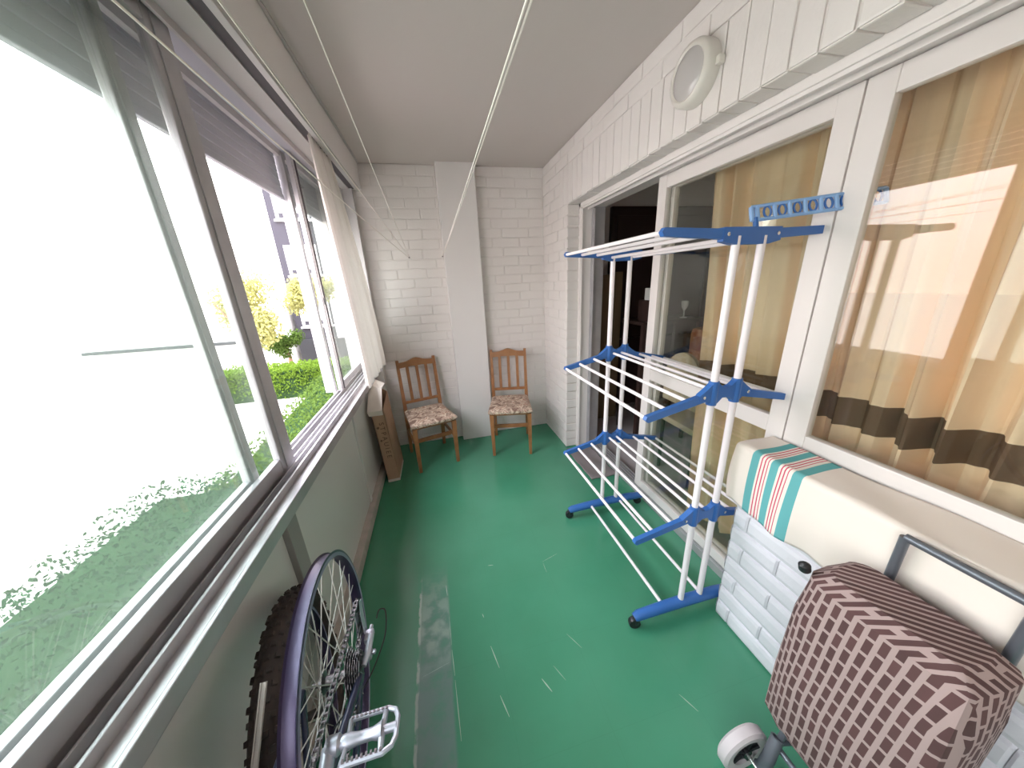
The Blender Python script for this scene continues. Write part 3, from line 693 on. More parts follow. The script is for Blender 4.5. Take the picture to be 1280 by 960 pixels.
# ================================================================== TOWEL ON THE PARAPET
TQ = (0.15, 0.43, 0.45); RD = (0.62, 0.07, 0.14)
bands = [(1, .775, .803, TQ)]
for y in (.752, .764): bands.append((1, y, y + .004, RD))
bands += [(1, .742, .745, RD), (1, .709, .735, TQ), (1, .697, .701, RD), (1, .686, .690, RD), (1, .676, .679, RD), (1, .635, .665, TQ)]
M_['towel'] = cloth_mat('striped_towel', (0.86, 0.77, 0.71), 0.1, bands)
m = MB(); ya, yb = -.35, .872
def towel(u, v):
    y = yb + (ya - yb) * v; w_ = .012 * math.sin(v * 31) + .008 * math.sin(v * 57 + 1)
    xe, zt_ = XP - .026, .862
    s_ = u * 0.42
    drop = .235 + .012 * math.sin(v * 9)
    if s_ < drop: 
        z = zt_ - .012 - (drop - s_); x = xe + w_ * (drop - s_) * 3 - .006 * math.sin((drop - s_) * 12)
        return (x, y + .010 * math.sin((drop - s_) * 11) * (1 if v < .1 else .2), z)
    t = s_ - drop
    if t < .022: a = t / .022 * PI / 2; return (xe + .014 * (1 - math.cos(a)), y, zt_ - .012 + .012 * math.sin(a))
    return (xe + .014 + (t - .022), y, zt_ + .002 * math.sin(v * 23 + t * 30))
m.grid(towel, 44, 110)
tw = m.build('towel', 'towel', smooth=True, recalc=False, solid=.004); tag(tw, 'cream towel with turquoise and red stripes draped over the brick parapet', 'towel')

# ================================================================== DOORMAT
m = MB(); m.grid(lambda u, v: (1.03 + .225 * u, 1.93 + .49 * v, .006 + .004 * math.sin(u * 9 + v * 7) + .004 * math.sin(v * 19)), 20, 30)
dm = m.build('doormat', 'mat', smooth=True, recalc=False, solid=.005); tag(dm, 'rumpled grey brown cloth mat at the foot of the glass door', 'mat')

# ================================================================== CURTAINS
def curtain(name, label, x, edge0, edge1, z0, z1, folds, amp, mt, parent=None):
    m = MB()
    def f(u, v):
        z = z0 + (z1 - z0) * v; a = edge0(v); c = edge1(v); y = a + (c - a) * u
        am = amp * (1.15 - .5 * v)
        ph = u * folds * 2 * PI + 1.1 * math.sin(u * 9) + .8 * math.sin(v * 2.2)
        return (x + am * (math.sin(ph) + .35 * math.sin(2.3 * ph + 1 + v * 2)) * (.75 + .35 * math.sin(u * 17)), y + .004 * math.sin(v * 5 + u * 20), z)
    m.grid(f, 160, 30); return tag(m.build(name, mt, smooth=True, recalc=False), label, 'curtain')
curtain('sheer_curtain', 'sheer white curtain gathered at the far end of the window', -.492,
        lambda v: 2.18 - .20 * v, lambda v: 2.97 - .62 * v ** 1.6, .868, 2.222, 6, .017, 'sheer')
curtain('beige_curtain', 'heavy beige curtain with brown band hanging inside the glass door', 1.46,
        lambda v: 1.42 + .15 * v, lambda v: .36, .08, 2.02, 11, .048, 'beige')
curtain('beige_curtain', 'plain end of the beige curtain behind the window over the parapet', 1.43,
        lambda v: .32, lambda v: -.9, .08, 2.02, 9, .026, 'beige')

# ================================================================== BICYCLE (upside down) AND LOOSE WHEEL
def axes(yaw, lean):
    n_ = Vector((math.cos(yaw) * math.cos(lean), math.sin(yaw) * math.cos(lean), math.sin(lean)))
    u = Vector((0, 0, 1)).cross(n_).normalized(); return n_, u, n_.cross(u)
def ringpts(c, u, v, R, n): return [c + (u * math.cos(2 * PI * i / n) + v * math.sin(2 * PI * i / n)) * R for i in range(n)]
def rim(m, c, n_, R, w, h, side_idx=1):
    pr = [(R, -w * .5), (R - h * .15, -w * .5), (R - h * .75, -w * .5), (R - h, -w * .22), (R - h, w * .22), (R - h * .75, w * .5), (R - h * .15, w * .5), (R, w * .5), (R - .005, w * .38), (R - .007, 0), (R - .005, -w * .38)]
    m.lathe(pr, c, n_, 96, closed=True)
def spokes(m, c, n_, u, v, R, cnt=32, off=.030, rh=.022):
    for i in range(cnt):
        a = 2 * PI * i / cnt; sd = 1 if i % 2 else -1; ta = a + (0.95 if (i // 2) % 2 else -0.95)
        p0 = c + n_ * sd * off + (u * math.cos(ta) + v * math.sin(ta)) * rh; p1 = c + (u * math.cos(a) + v * math.sin(a)) * R
        m.tube([p0, p1], .0013, 5)
def wheel(parent, name, c, yaw, lean, R, tyre=None, rimw=.028, rimh=.020):
    c = Vector(c); n_, u, v = axes(yaw, lean)
    m = MB(); rim(m, c, n_, R, rimw, rimh); ro = m.build('rim', 'rim', parent, smooth=True)
    for sd in (-1, 1):
        m = MB(); m.lathe([(R - .006, sd * (rimw * .5)), (R - .006, sd * (rimw * .5 + .0008)), (R - .015, sd * (rimw * .5 + .0008)), (R - .015, sd * (rimw * .5))], c, n_, 96, closed=True); m.build('braking_surface', 'rim_side', ro, smooth=True)
    m = MB(); spokes(m, c, n_, u, v, R - rimh); m.build('spokes', 'spoke', parent, smooth=True)
    m = MB(); m.lathe([(.006, -.055), (.006, -.036), (.024, -.033), (.024, -.029), (.012, -.024), (.011, .024), (.024, .029), (.024, .033), (.006, .036), (.006, .055)], c, n_, 24); m.build('hub', 'steel', parent, smooth=True)
    if tyre:
        m = MB(); rt = tyre; Rc = R + rt * .72
        m.tube(ringpts(c, u, v, Rc, 96), rt, 14, closed=True)
        to = m.build('tyre', 'tyre', parent, smooth=True)
        m = MB()
        for i in range(76):
            a = 2 * PI * i / 76; e = u * math.cos(a) + v * math.sin(a); t = e.cross(n_)
            offs = ((-.62, .0), (0.0, .5), (.62, .0)) if i % 2 else ((-.95, .0), (-.28, .3), (.28, .3), (.95, 0))
            for q, sh in offs:
                ph = q * 1.15; dr = e * math.cos(ph) + n_ * math.sin(ph); tt = t; bb = dr.cross(tt)
                o = c + e * Rc + dr * (rt + .002); k = o
                hx, hy, hz = .0062, .0065, .0035
                vs = [k + tt * a_ * hx * s2 + bb * b_ * hy * s2 + dr * c_ for c_, s2 in ((-hz, 1), (hz, .8)) for a_, b_ in ((-1, -1), (1, -1), (1, 1), (-1, 1))]
                m._add(vs, [[3, 2, 1, 0], [4, 5, 6, 7], [0, 1, 5, 4], [1, 2, 6, 5], [2, 3, 7, 6], [3, 0, 4, 7]])
        m.build('tread', 'tyre', to)
    return c, n_, u, v

bk_ = thing('bicycle', 'dark navy bicycle turned upside down against the left wall, rear wheel up without tyre', 'bicycle', (-.345, .3, 0))
hubc = Vector((-.336, .612, .600))
c, n_, u, v = wheel(bk_, 'rear', hubc, .085, .02, .285)
XB = -.345
def F(y, z, x=0): return Vector((XB + x, y, z))
BBp = F(.25, .655)
m = MB()
m.tube([F(.25, .655, -.036), F(.25, .655, .036)], .020, 16)                     # bottom bracket shell
m.tube([BBp, F(.425, .20)], .0145, 14)                                           # seat tube
m.tube([BBp, F(-.235, .335)], .018, 14)                                          # down tube
m.tube([F(.385, .30), F(-.215, .245)], .015, 14)                                 # top tube
m.tube([F(-.245, .375), F(-.20, .205)], .019, 16)                                # head tube
for sx in (-1, 1):
    m.tube([BBp + Vector((sx * .022, .02, 0)), F(.36, .645, sx * .045), F(.60, .603, sx * .064)], [.011, .010, .008], 10)
    m.tube([F(.388, .29, sx * .012), F(.42, .36, sx * .035), F(.60, .603, sx * .064)], [.009, .008, .007], 10)
m.build('frame', 'navy', bk_, smooth=True)
m = MB()
for sx in (-1, 1): m.tube([F(-.25, .385, sx * .05), F(-.30, .48, sx * .052), F(-.39, .62, sx * .052)], [.013, .012, .008], 10)
m.tube([F(-.25, .385, -.055), F(-.25, .385, .055)], .015, 10); m.build('fork', 'navy', bk_, smooth=True)
wheel(bk_, 'front', F(-.39, .62), .03, 0, .285, .024)
m = MB(); m.tube([F(.41, .235), F(.455, .045)], .0125, 12); m.build('seat_post', 'silver', bk_, smooth=True)
m = MB()
sec = [(.60, .070, .070), (.56, .066, .078), (.50, .064, .064), (.42, .060, .034), (.34, .058, .022), (.31, .058, .015)]
vs = []; 
for y, z, w_ in sec:
    for j in range(12):
        a = 2 * PI * j / 12; vs.append(F(y, .024 + .022 * math.sin(a) + (.0 if y < .5 else .006), w_ * math.cos(a)))
fs = [[i * 12 + j, i * 12 + (j + 1) % 12, i * 12 + 12 + (j + 1) % 12, i * 12 + 12 + j] for i in range(5) for j in range(12)] + [list(range(12)), [60 + j for j in range(12)]]
m._add(vs, fs); m.build('saddle', 'black', bk_, smooth=True)
m = MB(); m.tube([F(-.205, .22), F(-.195, .12), F(-.285, .03)], .013, 10); m.tube([F(-.295, .018, -.20), F(-.295, .018, -.06), F(-.29, .028, 0), F(-.295, .018, .06), F(-.295, .018, .27)], .012, 12); m.build('handlebar', 'silver', bk_, smooth=True)
for s0, s1 in ((-.20, -.11), (.16, .28)): MB().tube([F(-.295, .018, s0), F(-.295, .018, s1)], .017, 12).build('grip', 'black', bk_, smooth=True)
# cassette
m = MB()
for k, (r_, x_) in enumerate(((.052, .028), (.047, .032), (.043, .036), (.038, .040), (.034, .044), (.030, .048), (.026, .052))):
    T = int(r_ * 420); prof = []; base = hubc + n_ * x_
    pts = []
    for i in range(T * 2): a = PI * i / T; rr = r_ + (.0022 if i % 2 else -.0018); pts.append(base + (u * math.cos(a) + v * math.sin(a)) * rr)
    m.prism(pts, n_ * .0018)
m.build('cassette', 'steel', bk_)
# chainring, cranks, pedals
rc = BBp + Vector((.050, 0, 0)); m = MB()
T = 42; pts = [rc + Vector((0, math.cos(PI * i / T), math.sin(PI * i / T))) * (.086 + (.0022 if i % 2 else -.002)) for i in range(2 * T)]
m.prism(pts, (.003, 0, 0)); m.build('chainring', 'steel', bk_)
PA = Vector((-.275, .425, .705))   # right pedal axle at the crank end
m = MB(); m.tube([BBp + Vector((.060, 0, 0)), BBp.lerp(PA, .5) + Vector((.028, 0, 0)), PA + Vector((-.006, 0, 0))], [.016, .011, .013], 12)
m.lathe([(.013, -.012), (.016, -.008), (.016, .010), (.012, .014)], PA, (1, 0, 0), 16); m.build('crank', 'silver', bk_, smooth=True)
PL = Vector((XB - .085, .25 - (.425 - .25), .655 - .05)); m = MB(); m.tube([BBp + Vector((-.055, 0, 0)), PL], [.016, .012], 12); m.build('crank', 'silver', bk_, smooth=True)
def pedal(c, sx, tilt):
    """alloy cage pedal; c = crank end of the axle, reaching out along sx"""
    R_ = Matrix.Rotation(tilt, 3, 'X'); c = Vector(c)
    def Q(a, b_, h=0): return c + R_ @ Vector((sx * a, b_, h))
    m = MB()
    L0, L1, HW = .014, .104, .037
    def bar(p, q, t=.0065, h=.007):
        p = Vector(p); q = Vector(q); m.tube([Q(p.x, p.y), Q(q.x, q.y)], t, 6)
    # serrated long sides and rounded outer end
    side = [(.014, HW), (.084, HW), (.098, HW * .82), (.104, HW * .45), (.104, 0), (.104, -HW * .45), (.098, -HW * .82), (.084, -HW), (.014, -HW)]
    m.tube([Q(*p) for p in side], .0048, 8)
    m.tube([Q(.014, HW), Q(.016, .012), Q(.016, -.012), Q(.014, -HW)], .0045, 8)
    m.tube([Q(.080, HW), Q(.078, .014), Q(.078, -.014), Q(.080, -HW)], [.0045, .006, .006, .0045], 8)
    m.build('pedal_cage', 'silver', po)
    m2 = MB(); m2.tube([Q(-.004, 0), Q(.010, 0), Q(.018, 0), Q(.035, 0), Q(.060, 0), Q(.072, 0), Q(.078, 0)], [.008, .012, .013, .0095, .0095, .013, .016], 14)
    m2.tube([Q(.078, 0), Q(.103, 0)], .0075, 12); m2.build('pedal_axle', 'silver', po, smooth=True)
    for sd in (-1, 1):
        m3 = MB()
        for k in range(9):
            a = .018 + k * .0078
            m3.prism([Q(a - .0018, sd * (HW + .001), .0035), Q(a + .0018, sd * (HW + .001), .0035), Q(a + .0018, sd * (HW - .001), .0075), Q(a - .0018, sd * (HW - .001), .0075)], R_ @ Vector((0, -sd * .004, 0)))
        m3.build('pedal_teeth', 'steel', po)
po = MB().tube([PA + Vector((-.004, 0, 0)), PA + Vector((.016, 0, 0))], .0075, 10).build('pedal', 'silver', bk_, smooth=True)
pedal(PA + Vector((.008, 0, 0)), 1, math.radians(-12))
po = MB().tube([PL + Vector((.004, 0, 0)), PL + Vector((-.012, 0, 0))], .0075, 10).build('pedal', 'silver', bk_, smooth=True)
pedal(PL + Vector((-.008, 0, 0)), -1, math.radians(10))
# derailleur (above the hub because the bicycle is upside down) and chain
dq = hubc + n_ * .046
m = MB(); jx = dq.x
UPp = Vector((jx, .690, .640)); LPp = Vector((jx, .705, .705))

for jp in (UPp, LPp): MB().lathe([(.013, -.004), (.016, -.002), (.016, .002), (.013, .004)], jp, (1, 0, 0), 14).build('jockey_wheel', 'black', bk_, smooth=True)
m = MB()
for dx in (-.007, .007): m.prism([Vector((jx + dx, .682, .628)), Vector((jx + dx, .700, .630)), Vector((jx + dx, .716, .712)), Vector((jx + dx, .700, .722)), Vector((jx + dx, .688, .690))], (.0015, 0, 0))
m.build('derailleur_cage', 'silver', bk_)
m = MB(); m.tube([(jx + .012, .620, .602), (jx + .018, .648, .606), (jx + .022, .685, .618)], [.007, .009, .008], 10)
m.box((jx + .006, .668, .604), (jx + .028, .700, .622), bev=.005); m.box((jx + .012, .640, .585), (jx + .026, .664, .606), bev=.004)
m.lathe([(.005, 0), (.006, .002), (.006, .008), (.003, .010)], (jx + .026, .652, .598), (1, 0, 0), 12); m.lathe([(.004, 0), (.005, .002), (.005, .012)], (jx + .018, .700, .614), (0, 1, 0), 10); m.build('derailleur', 'silver', bk_, smooth=True)
def smoothpath(p, n=6):
    p = [Vector(q) for q in p]; out = []
    for i in range(len(p) - 1):
        a, b_, c_, d_ = p[max(i - 1, 0)], p[i], p[i + 1], p[min(i + 2, len(p) - 1)]
        for k in range(n):
            t = k / n; out.append(.5 * ((2 * b_) + (c_ - a) * t + (2 * a - 5 * b_ + 4 * c_ - d_) * t * t + (3 * b_ - a - 3 * c_ + d_) * t ** 3))
    return out + [p[-1]]
m = MB(); m.tube(smoothpath([(jx + .03, .725, .62), (jx + .035, .745, .625), (jx + .05, .745, .615), (jx + .052, .70, .59), (jx + .035, .65, .57), (jx + .01, .60, .56), (jx - .02, .50, .62)]), .0018, 6); m.build('gear_cable', 'black', bk_, smooth=True)
def chain(pts):
    m = MB(); P_ = []
    for a, b_ in zip(pts, pts[1:]):
        a = Vector(a); b_ = Vector(b_); k = max(1, int((b_ - a).length / .0125))
        P_ += [a.lerp(b_, i / k) for i in range(k)]
    for i in range(len(P_) - 1):
        a, b_ = P_[i], P_[i + 1]; d = (b_ - a); w_ = .0042 if i % 2 else .0026
        x_ = Vector((1, 0, 0)); up = d.normalized().cross(x_) * .0036
        for sx in (-1, 1):
            o = x_ * sx * w_; m.prism([a - d * .15 + up + o, b_ + d * .15 + up + o, b_ + d * .15 - up + o, a - d * .15 - up + o], x_ * .0012 * sx)
        m.tube([a - x_ * w_, a + x_ * w_], .0034, 6)
    m.build('chain', 'steel', bk_)
cr = .088; xr_ = rc.x + .0015
arc = [Vector((xr_, .25 + cr * math.cos(a), .655 + cr * math.sin(a))) for a in [math.radians(d) for d in range(75, 290, 12)]]
rear = [Vector((jx, .612 + .040 * math.cos(a), .600 + .040 * math.sin(a))) for a in [math.radians(d) for d in range(-85, 60, 20)]]
chain([LPp + Vector((0, .0, .014))] + [arc[0]] + arc + [rear[0]] + rear + [UPp + Vector((0, -.012, 0)), UPp + Vector((0, 0.014, .004)), LPp + Vector((0, .015, 0)), LPp + Vector((0, .0, .014))])

lw = thing('bicycle_wheel', 'bicycle wheel with knobbly tyre standing between panelling and upside down bicycle', 'wheel', (-.485, .70, 0))
wheel(lw, 'loose', (-.487, .705, .342), .205, .03, .288, .030)

# flat metal strip leaning on the tyre
a = Vector((-.452, .575, .704)); e = Vector((-.451, .481, .612)); d = (e - a).normalized(); k = (a.z - .004) / -d.z * -1
end = a + d * ((a.z - .004) / -d.z)
wdt = d.cross(Vector((0, 0, 1))).normalized(); nr = wdt.cross(d).normalized()
m = MB()
for o_, w2, t2 in ((0, .0068, .002), (.0045, .0014, .004), (-.0045, .0014, .004)):
    m.prism([a + wdt * (o_ - w2), a + wdt * (o_ + w2), end + wdt * (o_ + w2), end + wdt * (o_ - w2)], nr * t2)
tag(m.build('metal_strip', mat('pale_metal_strip', (0.42, 0.37, 0.34), .45, .2)), 'long pale grooved metal strip leaning against the knobbly tyre', 'strip')

# ================================================================== SHOPPING TROLLEY
tr = thing('shopping_trolley', 'shopping trolley with brown checked bag, grey tube frame and pale wheels by the parapet', 'shopping trolley', (.93, .35, 0))
m = MB(); vs = []; fs = []
secs = [(.17, .075, .120), (.22, .098, .150), (.40, .100, .155), (.62, .098, .150), (.74, .090, .140), (.77, .060, .110)]
NB = 28
for z, hx, hy in secs:
    for j in range(NB):
        a_ = 2 * PI * j / NB; cx_ = math.copysign(abs(math.cos(a_)) ** .35, math.cos(a_)); cy_ = math.copysign(abs(math.sin(a_)) ** .35, math.sin(a_))
        vs.append((.937 + hx * cx_ + .003 * math.sin(z * 40 + j), .305 + hy * cy_ + .003 * math.sin(z * 33 + j * 2), z))
for i in range(len(secs) - 1):
    for j in range(NB): fs.append([i * NB + j, i * NB + (j + 1) % NB, (i + 1) * NB + (j + 1) % NB, (i + 1) * NB + j])
fs += [list(range(NB))[::-1], [(len(secs) - 1) * NB + j for j in range(NB)]]
m._add(vs, fs); m.build('bag', 'check', tr, smooth=True)
for y in (.425, .16):
    m = MB(); c_ = (.775, y, .080)
    m.lathe([(.050, -.017), (.072, -.019), (.080, -.012), (.080, .012), (.072, .019), (.050, .017)], c_, (0, 1, 0), 36, closed=True); wo = m.build('wheel', 'wheel_grey', tr, smooth=True)
    m = MB(); m.lathe([(.050, -.008), (.050, .008)], c_, (0, 1, 0), 30); m.lathe([(.016, -.020), (.016, .020)], c_, (0, 1, 0), 16)
    for k in range(5):
        a_ = 2 * PI * k / 5; m.tube([Vector(c_) + Vector((.015 * math.cos(a_), -.012, .015 * math.sin(a_))), Vector(c_) + Vector((.05 * math.cos(a_), -.012, .05 * math.sin(a_)))], .005, 6)
    m.build('hub', 'black', wo)
m = MB(); m.tube([(.775, .14, .08), (.775, .45, .08)], .006, 10); m.build('axle', 'chrome', tr, smooth=True)
m = MB()
for y in (.385, .20):
    m.tube([(.785, y, .075), (.79, y - .012, .085), (.808, y - .01, .125), (.838, y, .170)], [.013, .017, .017, .016], 14, cap=False)
    m.lathe([(.016, 0), (.0165, .004), (.012, .004), (.012, -.03)], (.838, y, .170), Vector((.03, .01, .045)), 18)
    m.tube([(.848, y, .150), (.875, y, .225)], .009, 12)
    m.tube([(.840, y, .150), (.93, y - .005, .115), (1.04, y - .01, .060), (1.045, y - .01, .010)], .008, 12)
    m.tube([(1.046, y, .06), (1.052, y, .86)], .010, 12)
m.tube([(1.052, .20, .86), (1.052, .385, .86)], .010, 12); m.tube([(.838, .20, .145), (.838, .385, .145)], .008, 10)
m.build('tube_frame', 'tube_grey', tr, smooth=True)
MB().lathe([(.010, 0), (.013, .004), (.013, .02), (.006, .026)], (.862, .45, .742), (-.2, .1, 1), 14).build('bag_clip', 'black', tr, smooth=True)

# ================================================================== THINGS IN THE DIM ROOM
cb = thing('display_cabinet', 'tall dark wood cabinet against the far side of the room', 'cabinet', (2.7, 3.5, 0))
MB().box((1.85, 3.22, 0), (3.6, 3.72, 2.17), bev=.01).build('carcass', 'dark_wood', cb)
for k in range(3):
    x_ = 1.90 + k * .57; MB().box((x_, 3.195, .85), (x_ + .53, 3.222, 2.08), bev=.008).build('door', 'dark_wood', cb)
    MB().box((x_, 3.195, .08), (x_ + .53, 3.222, .78), bev=.008).build('door', 'dark_wood', cb)
MB().box((1.83, 3.10, .79), (3.62, 3.24, .83), bev=.005).build('shelf', 'dark_wood', cb)
o = MB().box((1.62, 2.95, 0), (1.70, 2.99, 1.52), bev=.004).build('wooden_plank', 'plank'); tag(o, 'upright brown plank standing just inside the open door', 'plank')
o = MB().box((1.76, 2.95, 0), (1.84, 2.99, 1.54), bev=.004).build('wooden_plank', 'plank'); tag(o, 'wider brown plank, right one of the pair inside the door', 'plank')
st = thing('side_table', 'small dark table inside the room carrying a white box', 'table', (1.98, 2.55, 0))
MB().box((1.72, 2.40, 1.08), (2.35, 2.75, 1.11), bev=.004).build('table_top', 'dark_wood', st)
for x_, y_ in ((1.75, 2.43), (2.32, 2.43), (1.75, 2.72), (2.32, 2.72)): MB().box((x_ - .02, y_ - .02, 0), (x_ + .02, y_ + .02, 1.08)).build('leg', 'dark_wood', st)
wbx = thing('white_box', 'small white box with dark printed side on the table in the room', 'box', (1.9, 2.5, 1.11))
MB().box((1.80, 2.45, 1.29), (1.93, 2.53, 1.39), bev=.003).build('carton', 'porcelain', wbx); MB().box((1.89, 2.447, 1.31), (1.915, 2.4505, 1.37)).build('print', 'dark_wood', wbx)
MB().box((1.78, 2.43, 1.11), (1.98, 2.58, 1.29), bev=.003).build('stand', 'dark_wood', wbx)
gb = MB().lathe([(.03, 0), (.03, .004), (.006, .01), (.006, .06), (.012, .07), (.028, .10), (.03, .14), (.026, .15)], (2.20, 2.50, 1.11), (0, 0, 1), 20).build('glass_goblet', 'porcelain', smooth=True)
tag(gb, 'pale stemmed goblet on the table behind the glass', 'goblet')
sf = thing('armchair', 'rust brown patterned armchair in the room behind the glass', 'armchair', (2.15, 2.0, 0))
MB().box((2.15, 1.75, .12), (2.85, 2.30, .45), bev=.05).build('seat', 'rust', sf, smooth=True); MB().box((2.15, 2.20, .40), (2.85, 2.36, 1.05), bev=.06).build('backrest', 'rust', sf, smooth=True)
for x_ in (2.08, 2.80): MB().box((x_, 1.75, .12), (x_ + .12, 2.30, .62), bev=.04).build('armrest', 'rust', sf, smooth=True)
for x_, y_ in ((2.15, 1.80), (2.8, 1.80), (2.15, 2.3), (2.8, 2.3)): MB().tube([(x_, y_, 0), (x_, y_, .14)], .02, 10).build('leg', 'dark_wood', sf, smooth=True)
rc_ = thing('dining_chair', 'cream round backed chair just inside the glass door', 'chair', (1.68, 1.72, 0))
m = MB(); pts = [(1.62, 1.62 + .17 + .17 * math.cos(a_), .78 + .20 * math.sin(a_)) for a_ in [PI * i / 14 for i in range(15)]] + [(1.62, 1.62, .60), (1.62, 1.96, .60)]
m.prism(pts, (.025, 0, 0)); m.build('backrest', 'cream', rc_)
MB().box((1.62, 1.60, .42), (2.02, 1.98, .47), bev=.02).build('seat', 'cream', rc_, smooth=True)
for x_, y_ in ((1.64, 1.63), (2.0, 1.63), (1.64, 1.95), (2.0, 1.95)): MB().tube([(x_, y_, 0), (x_, y_, .60 if x_ < 1.7 else .43)], .014, 10).build('leg', 'dark_wood', rc_, smooth=True)

# ================================================================== OUTSIDE
G = -2.6
g = MB().box((-60, -30, G - .3), (20, 70, G)).build('ground', 'path'); struct(g, 'sun bleached pale paving of the garden', 'ground')
g2 = MB().box((-4.6, -6, G), (-0.95, 40, G + .04)).build('garden_bed', 'soil'); struct(g2, 'brown planting bed below the balcony', 'ground')
def leaves(m, c, rad, n, size, seed, shell=.45):
    rnd = random.Random(seed); c = Vector(c)
    for _ in range(n):
        d = Vector((rnd.gauss(0, 1), rnd.gauss(0, 1), rnd.gauss(0, 1))).normalized(); q = shell + (1 - shell) * rnd.random() ** .6
        p = c + Vector((d.x * rad[0], d.y * rad[1], d.z * rad[2])) * q
        nn = (d + Vector((rnd.uniform(-1, 1), rnd.uniform(-1, 1), rnd.uniform(-.3, 1)))).normalized(); a = nn.orthogonal().normalized(); a.rotate(Quaternion(nn, rnd.random() * 6)); b_ = nn.cross(a)
        s = size * rnd.uniform(.6, 1.3)
        m._add([p - a * s, p - b_ * s * .5 + nn * s * .1, p + a * s, p + b_ * s * .5 + nn * s * .1], [[0, 1, 2, 3]])
def hedge(x0, x1, y0, y1, h, n, size, mt, label, seed, skew=0.0):
    t = thing('hedge', label, 'hedge', ((x0 + x1) / 2, (y0 + y1) / 2, G), 'hedges in the garden')
    rnd = random.Random(seed); m = MB()
    for _ in range(n):
        fx, fy, fz = rnd.random(), rnd.random(), rnd.random() ** .5
        k = rnd.randrange(4)
        if k == 0: fz = rnd.uniform(.92, 1.04)
        elif k == 1: fy = rnd.uniform(-.0, .06)
        elif k == 2: fx = rnd.uniform(.94, 1.0)
        p = Vector((x0 + (x1 - x0) * fx + skew * fy, y0 + (y1 - y0) * fy, G + h * fz + .10 * noise.noise(Vector((fx * 9, fy * 9, seed)))))
        nn = Vector((rnd.uniform(-1, 1), rnd.uniform(-1, 1), rnd.uniform(-.2, 1))).normalized(); a = nn.orthogonal().normalized(); a.rotate(Quaternion(nn, rnd.random() * 6)); b_ = nn.cross(a); s = size * rnd.uniform(.6, 1.3)
        m._add([p - a * s, p - b_ * s * .55, p + a * s, p + b_ * s * .55], [[0, 1, 2, 3]])
    m.build('foliage', mt, t, recalc=False)
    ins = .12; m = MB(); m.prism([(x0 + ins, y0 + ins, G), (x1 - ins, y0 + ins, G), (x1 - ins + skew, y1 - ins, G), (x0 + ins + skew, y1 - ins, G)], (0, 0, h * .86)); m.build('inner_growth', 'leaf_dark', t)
    return t
hedge(-8.6, -3.7, 13.9, 15.3, 1.25, 9000, .055, 'leaf_bright', 'bright green clipped hedge crossing beyond the pale paving', 11)
hedge(-3.95, -2.6, 5.2, 13.8, 1.15, 12000, .045, 'leaf_mid', 'mid green hedge running along the building below the window', 12, skew=-.6)
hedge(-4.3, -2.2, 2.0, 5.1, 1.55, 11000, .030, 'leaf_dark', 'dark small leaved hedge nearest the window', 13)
def tree(c, rad, trunk, mt, label, n, size, seed):
    t = thing('tree', label, 'tree', (trunk[0], trunk[1], G), 'trees in the garden')
    m = MB(); rnd = random.Random(seed); c = Vector(c)
    for k in range(9):
        o = Vector((rnd.uniform(-.6, .6) * rad[0], rnd.uniform(-.6, .6) * rad[1], rnd.uniform(-.6, .6) * rad[2])); leaves(m, c + o, [q * .5 for q in rad], n // 9, size, seed * 31 + k, .2)
    m.build('crown', mt, t, recalc=False)
    b_ = Vector((trunk[0], trunk[1], G)); m = MB(); m.tube([b_, b_.lerp(c, .55) + Vector((.1, 0, 0)), c], [.13, .10, .05], 10)
    for k in range(5): m.tube([b_.lerp(c, .7), c + Vector((rnd.uniform(-.6, .6) * rad[0], rnd.uniform(-.6, .6) * rad[1], rnd.uniform(0, .6) * rad[2]))], [.05, .015], 6)
    m.build('trunk', 'bark', t, smooth=True)
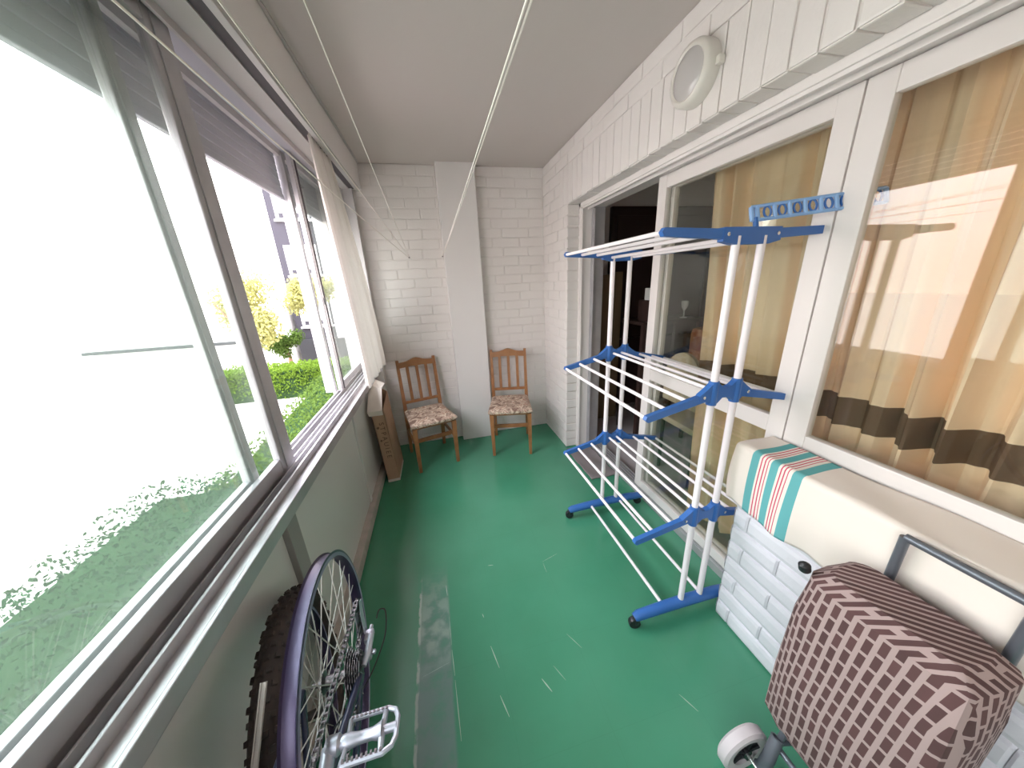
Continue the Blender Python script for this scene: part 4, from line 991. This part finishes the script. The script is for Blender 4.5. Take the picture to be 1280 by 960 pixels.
tree((-5.7, 17.6, 1.4), (1.5, 1.0, .9), (-5.9, 17.8), 'leaf_yellow', 'small yellow green tree before the grey apartment building', 5000, .07, 21)
tree((-8.3, 16.4, 1.0), (1.5, 1.2, 1.7), (-8.6, 16.6), 'leaf_yellow', 'sunlit yellow tree at the left side of the open window', 6000, .08, 22)
tree((-7.9, 18.9, -1.1), (.9, .7, .8), (-7.9, 18.9), 'leaf_mid', 'low green bush with a pale stem behind the hedge', 3000, .07, 23)
tree((-3.0, 16.9, .6), (1.1, 1.1, 1.6), (-3.0, 16.9), 'leaf_bright', 'green tree seen through the far glass sash', 5000, .08, 24)

ab = thing('apartment_building', 'lilac grey apartment building with white shuttered windows across the garden', 'building', (-5.0, 24.0, G))
X0, Yf = -7.75, 20.5
MB().box((X0, Yf, G + 1.5), (8.0, Yf + 9, 16.0)).build('facade', 'bldg_grey', ab)
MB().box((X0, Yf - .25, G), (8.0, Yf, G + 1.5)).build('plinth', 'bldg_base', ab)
for k in range(6):
    zc = -.35 + 2.75 * k
    for xw in (X0 + .35, X0 + 6.2, X0 + 9.5):
        w_ = MB().box((xw, Yf - .03, zc), (xw + 1.55, Yf + .02, zc + 1.5)).build('window', 'bldg_white', ab)
        MB().box((xw - .08, Yf - .12, zc - .12), (xw + 1.65, Yf, zc - .02)).build('window_sill', 'bldg_white', w_)
        m = MB()
        for q in range(2): m.box((xw + .15 + q * .72, Yf - .04, zc + .05), (xw + .68 + q * .72, Yf - .028, zc + .28))
        m.build('pane', 'bldg_grey', w_)
MB().box((X0 + 2.15, Yf - .5, G + 1.5), (X0 + 4.6, Yf, 16)).build('stair_bay', 'bldg_white', ab)
MB().box((X0 + .9, Yf - .45, 6.6), (X0 + 1.7, Yf - .05, 7.15), bev=.02).build('air_conditioner', 'bldg_white', ab)
wbk = thing('white_annex', 'low bright white building left of the grey apartments', 'building', (-11, 22, G))
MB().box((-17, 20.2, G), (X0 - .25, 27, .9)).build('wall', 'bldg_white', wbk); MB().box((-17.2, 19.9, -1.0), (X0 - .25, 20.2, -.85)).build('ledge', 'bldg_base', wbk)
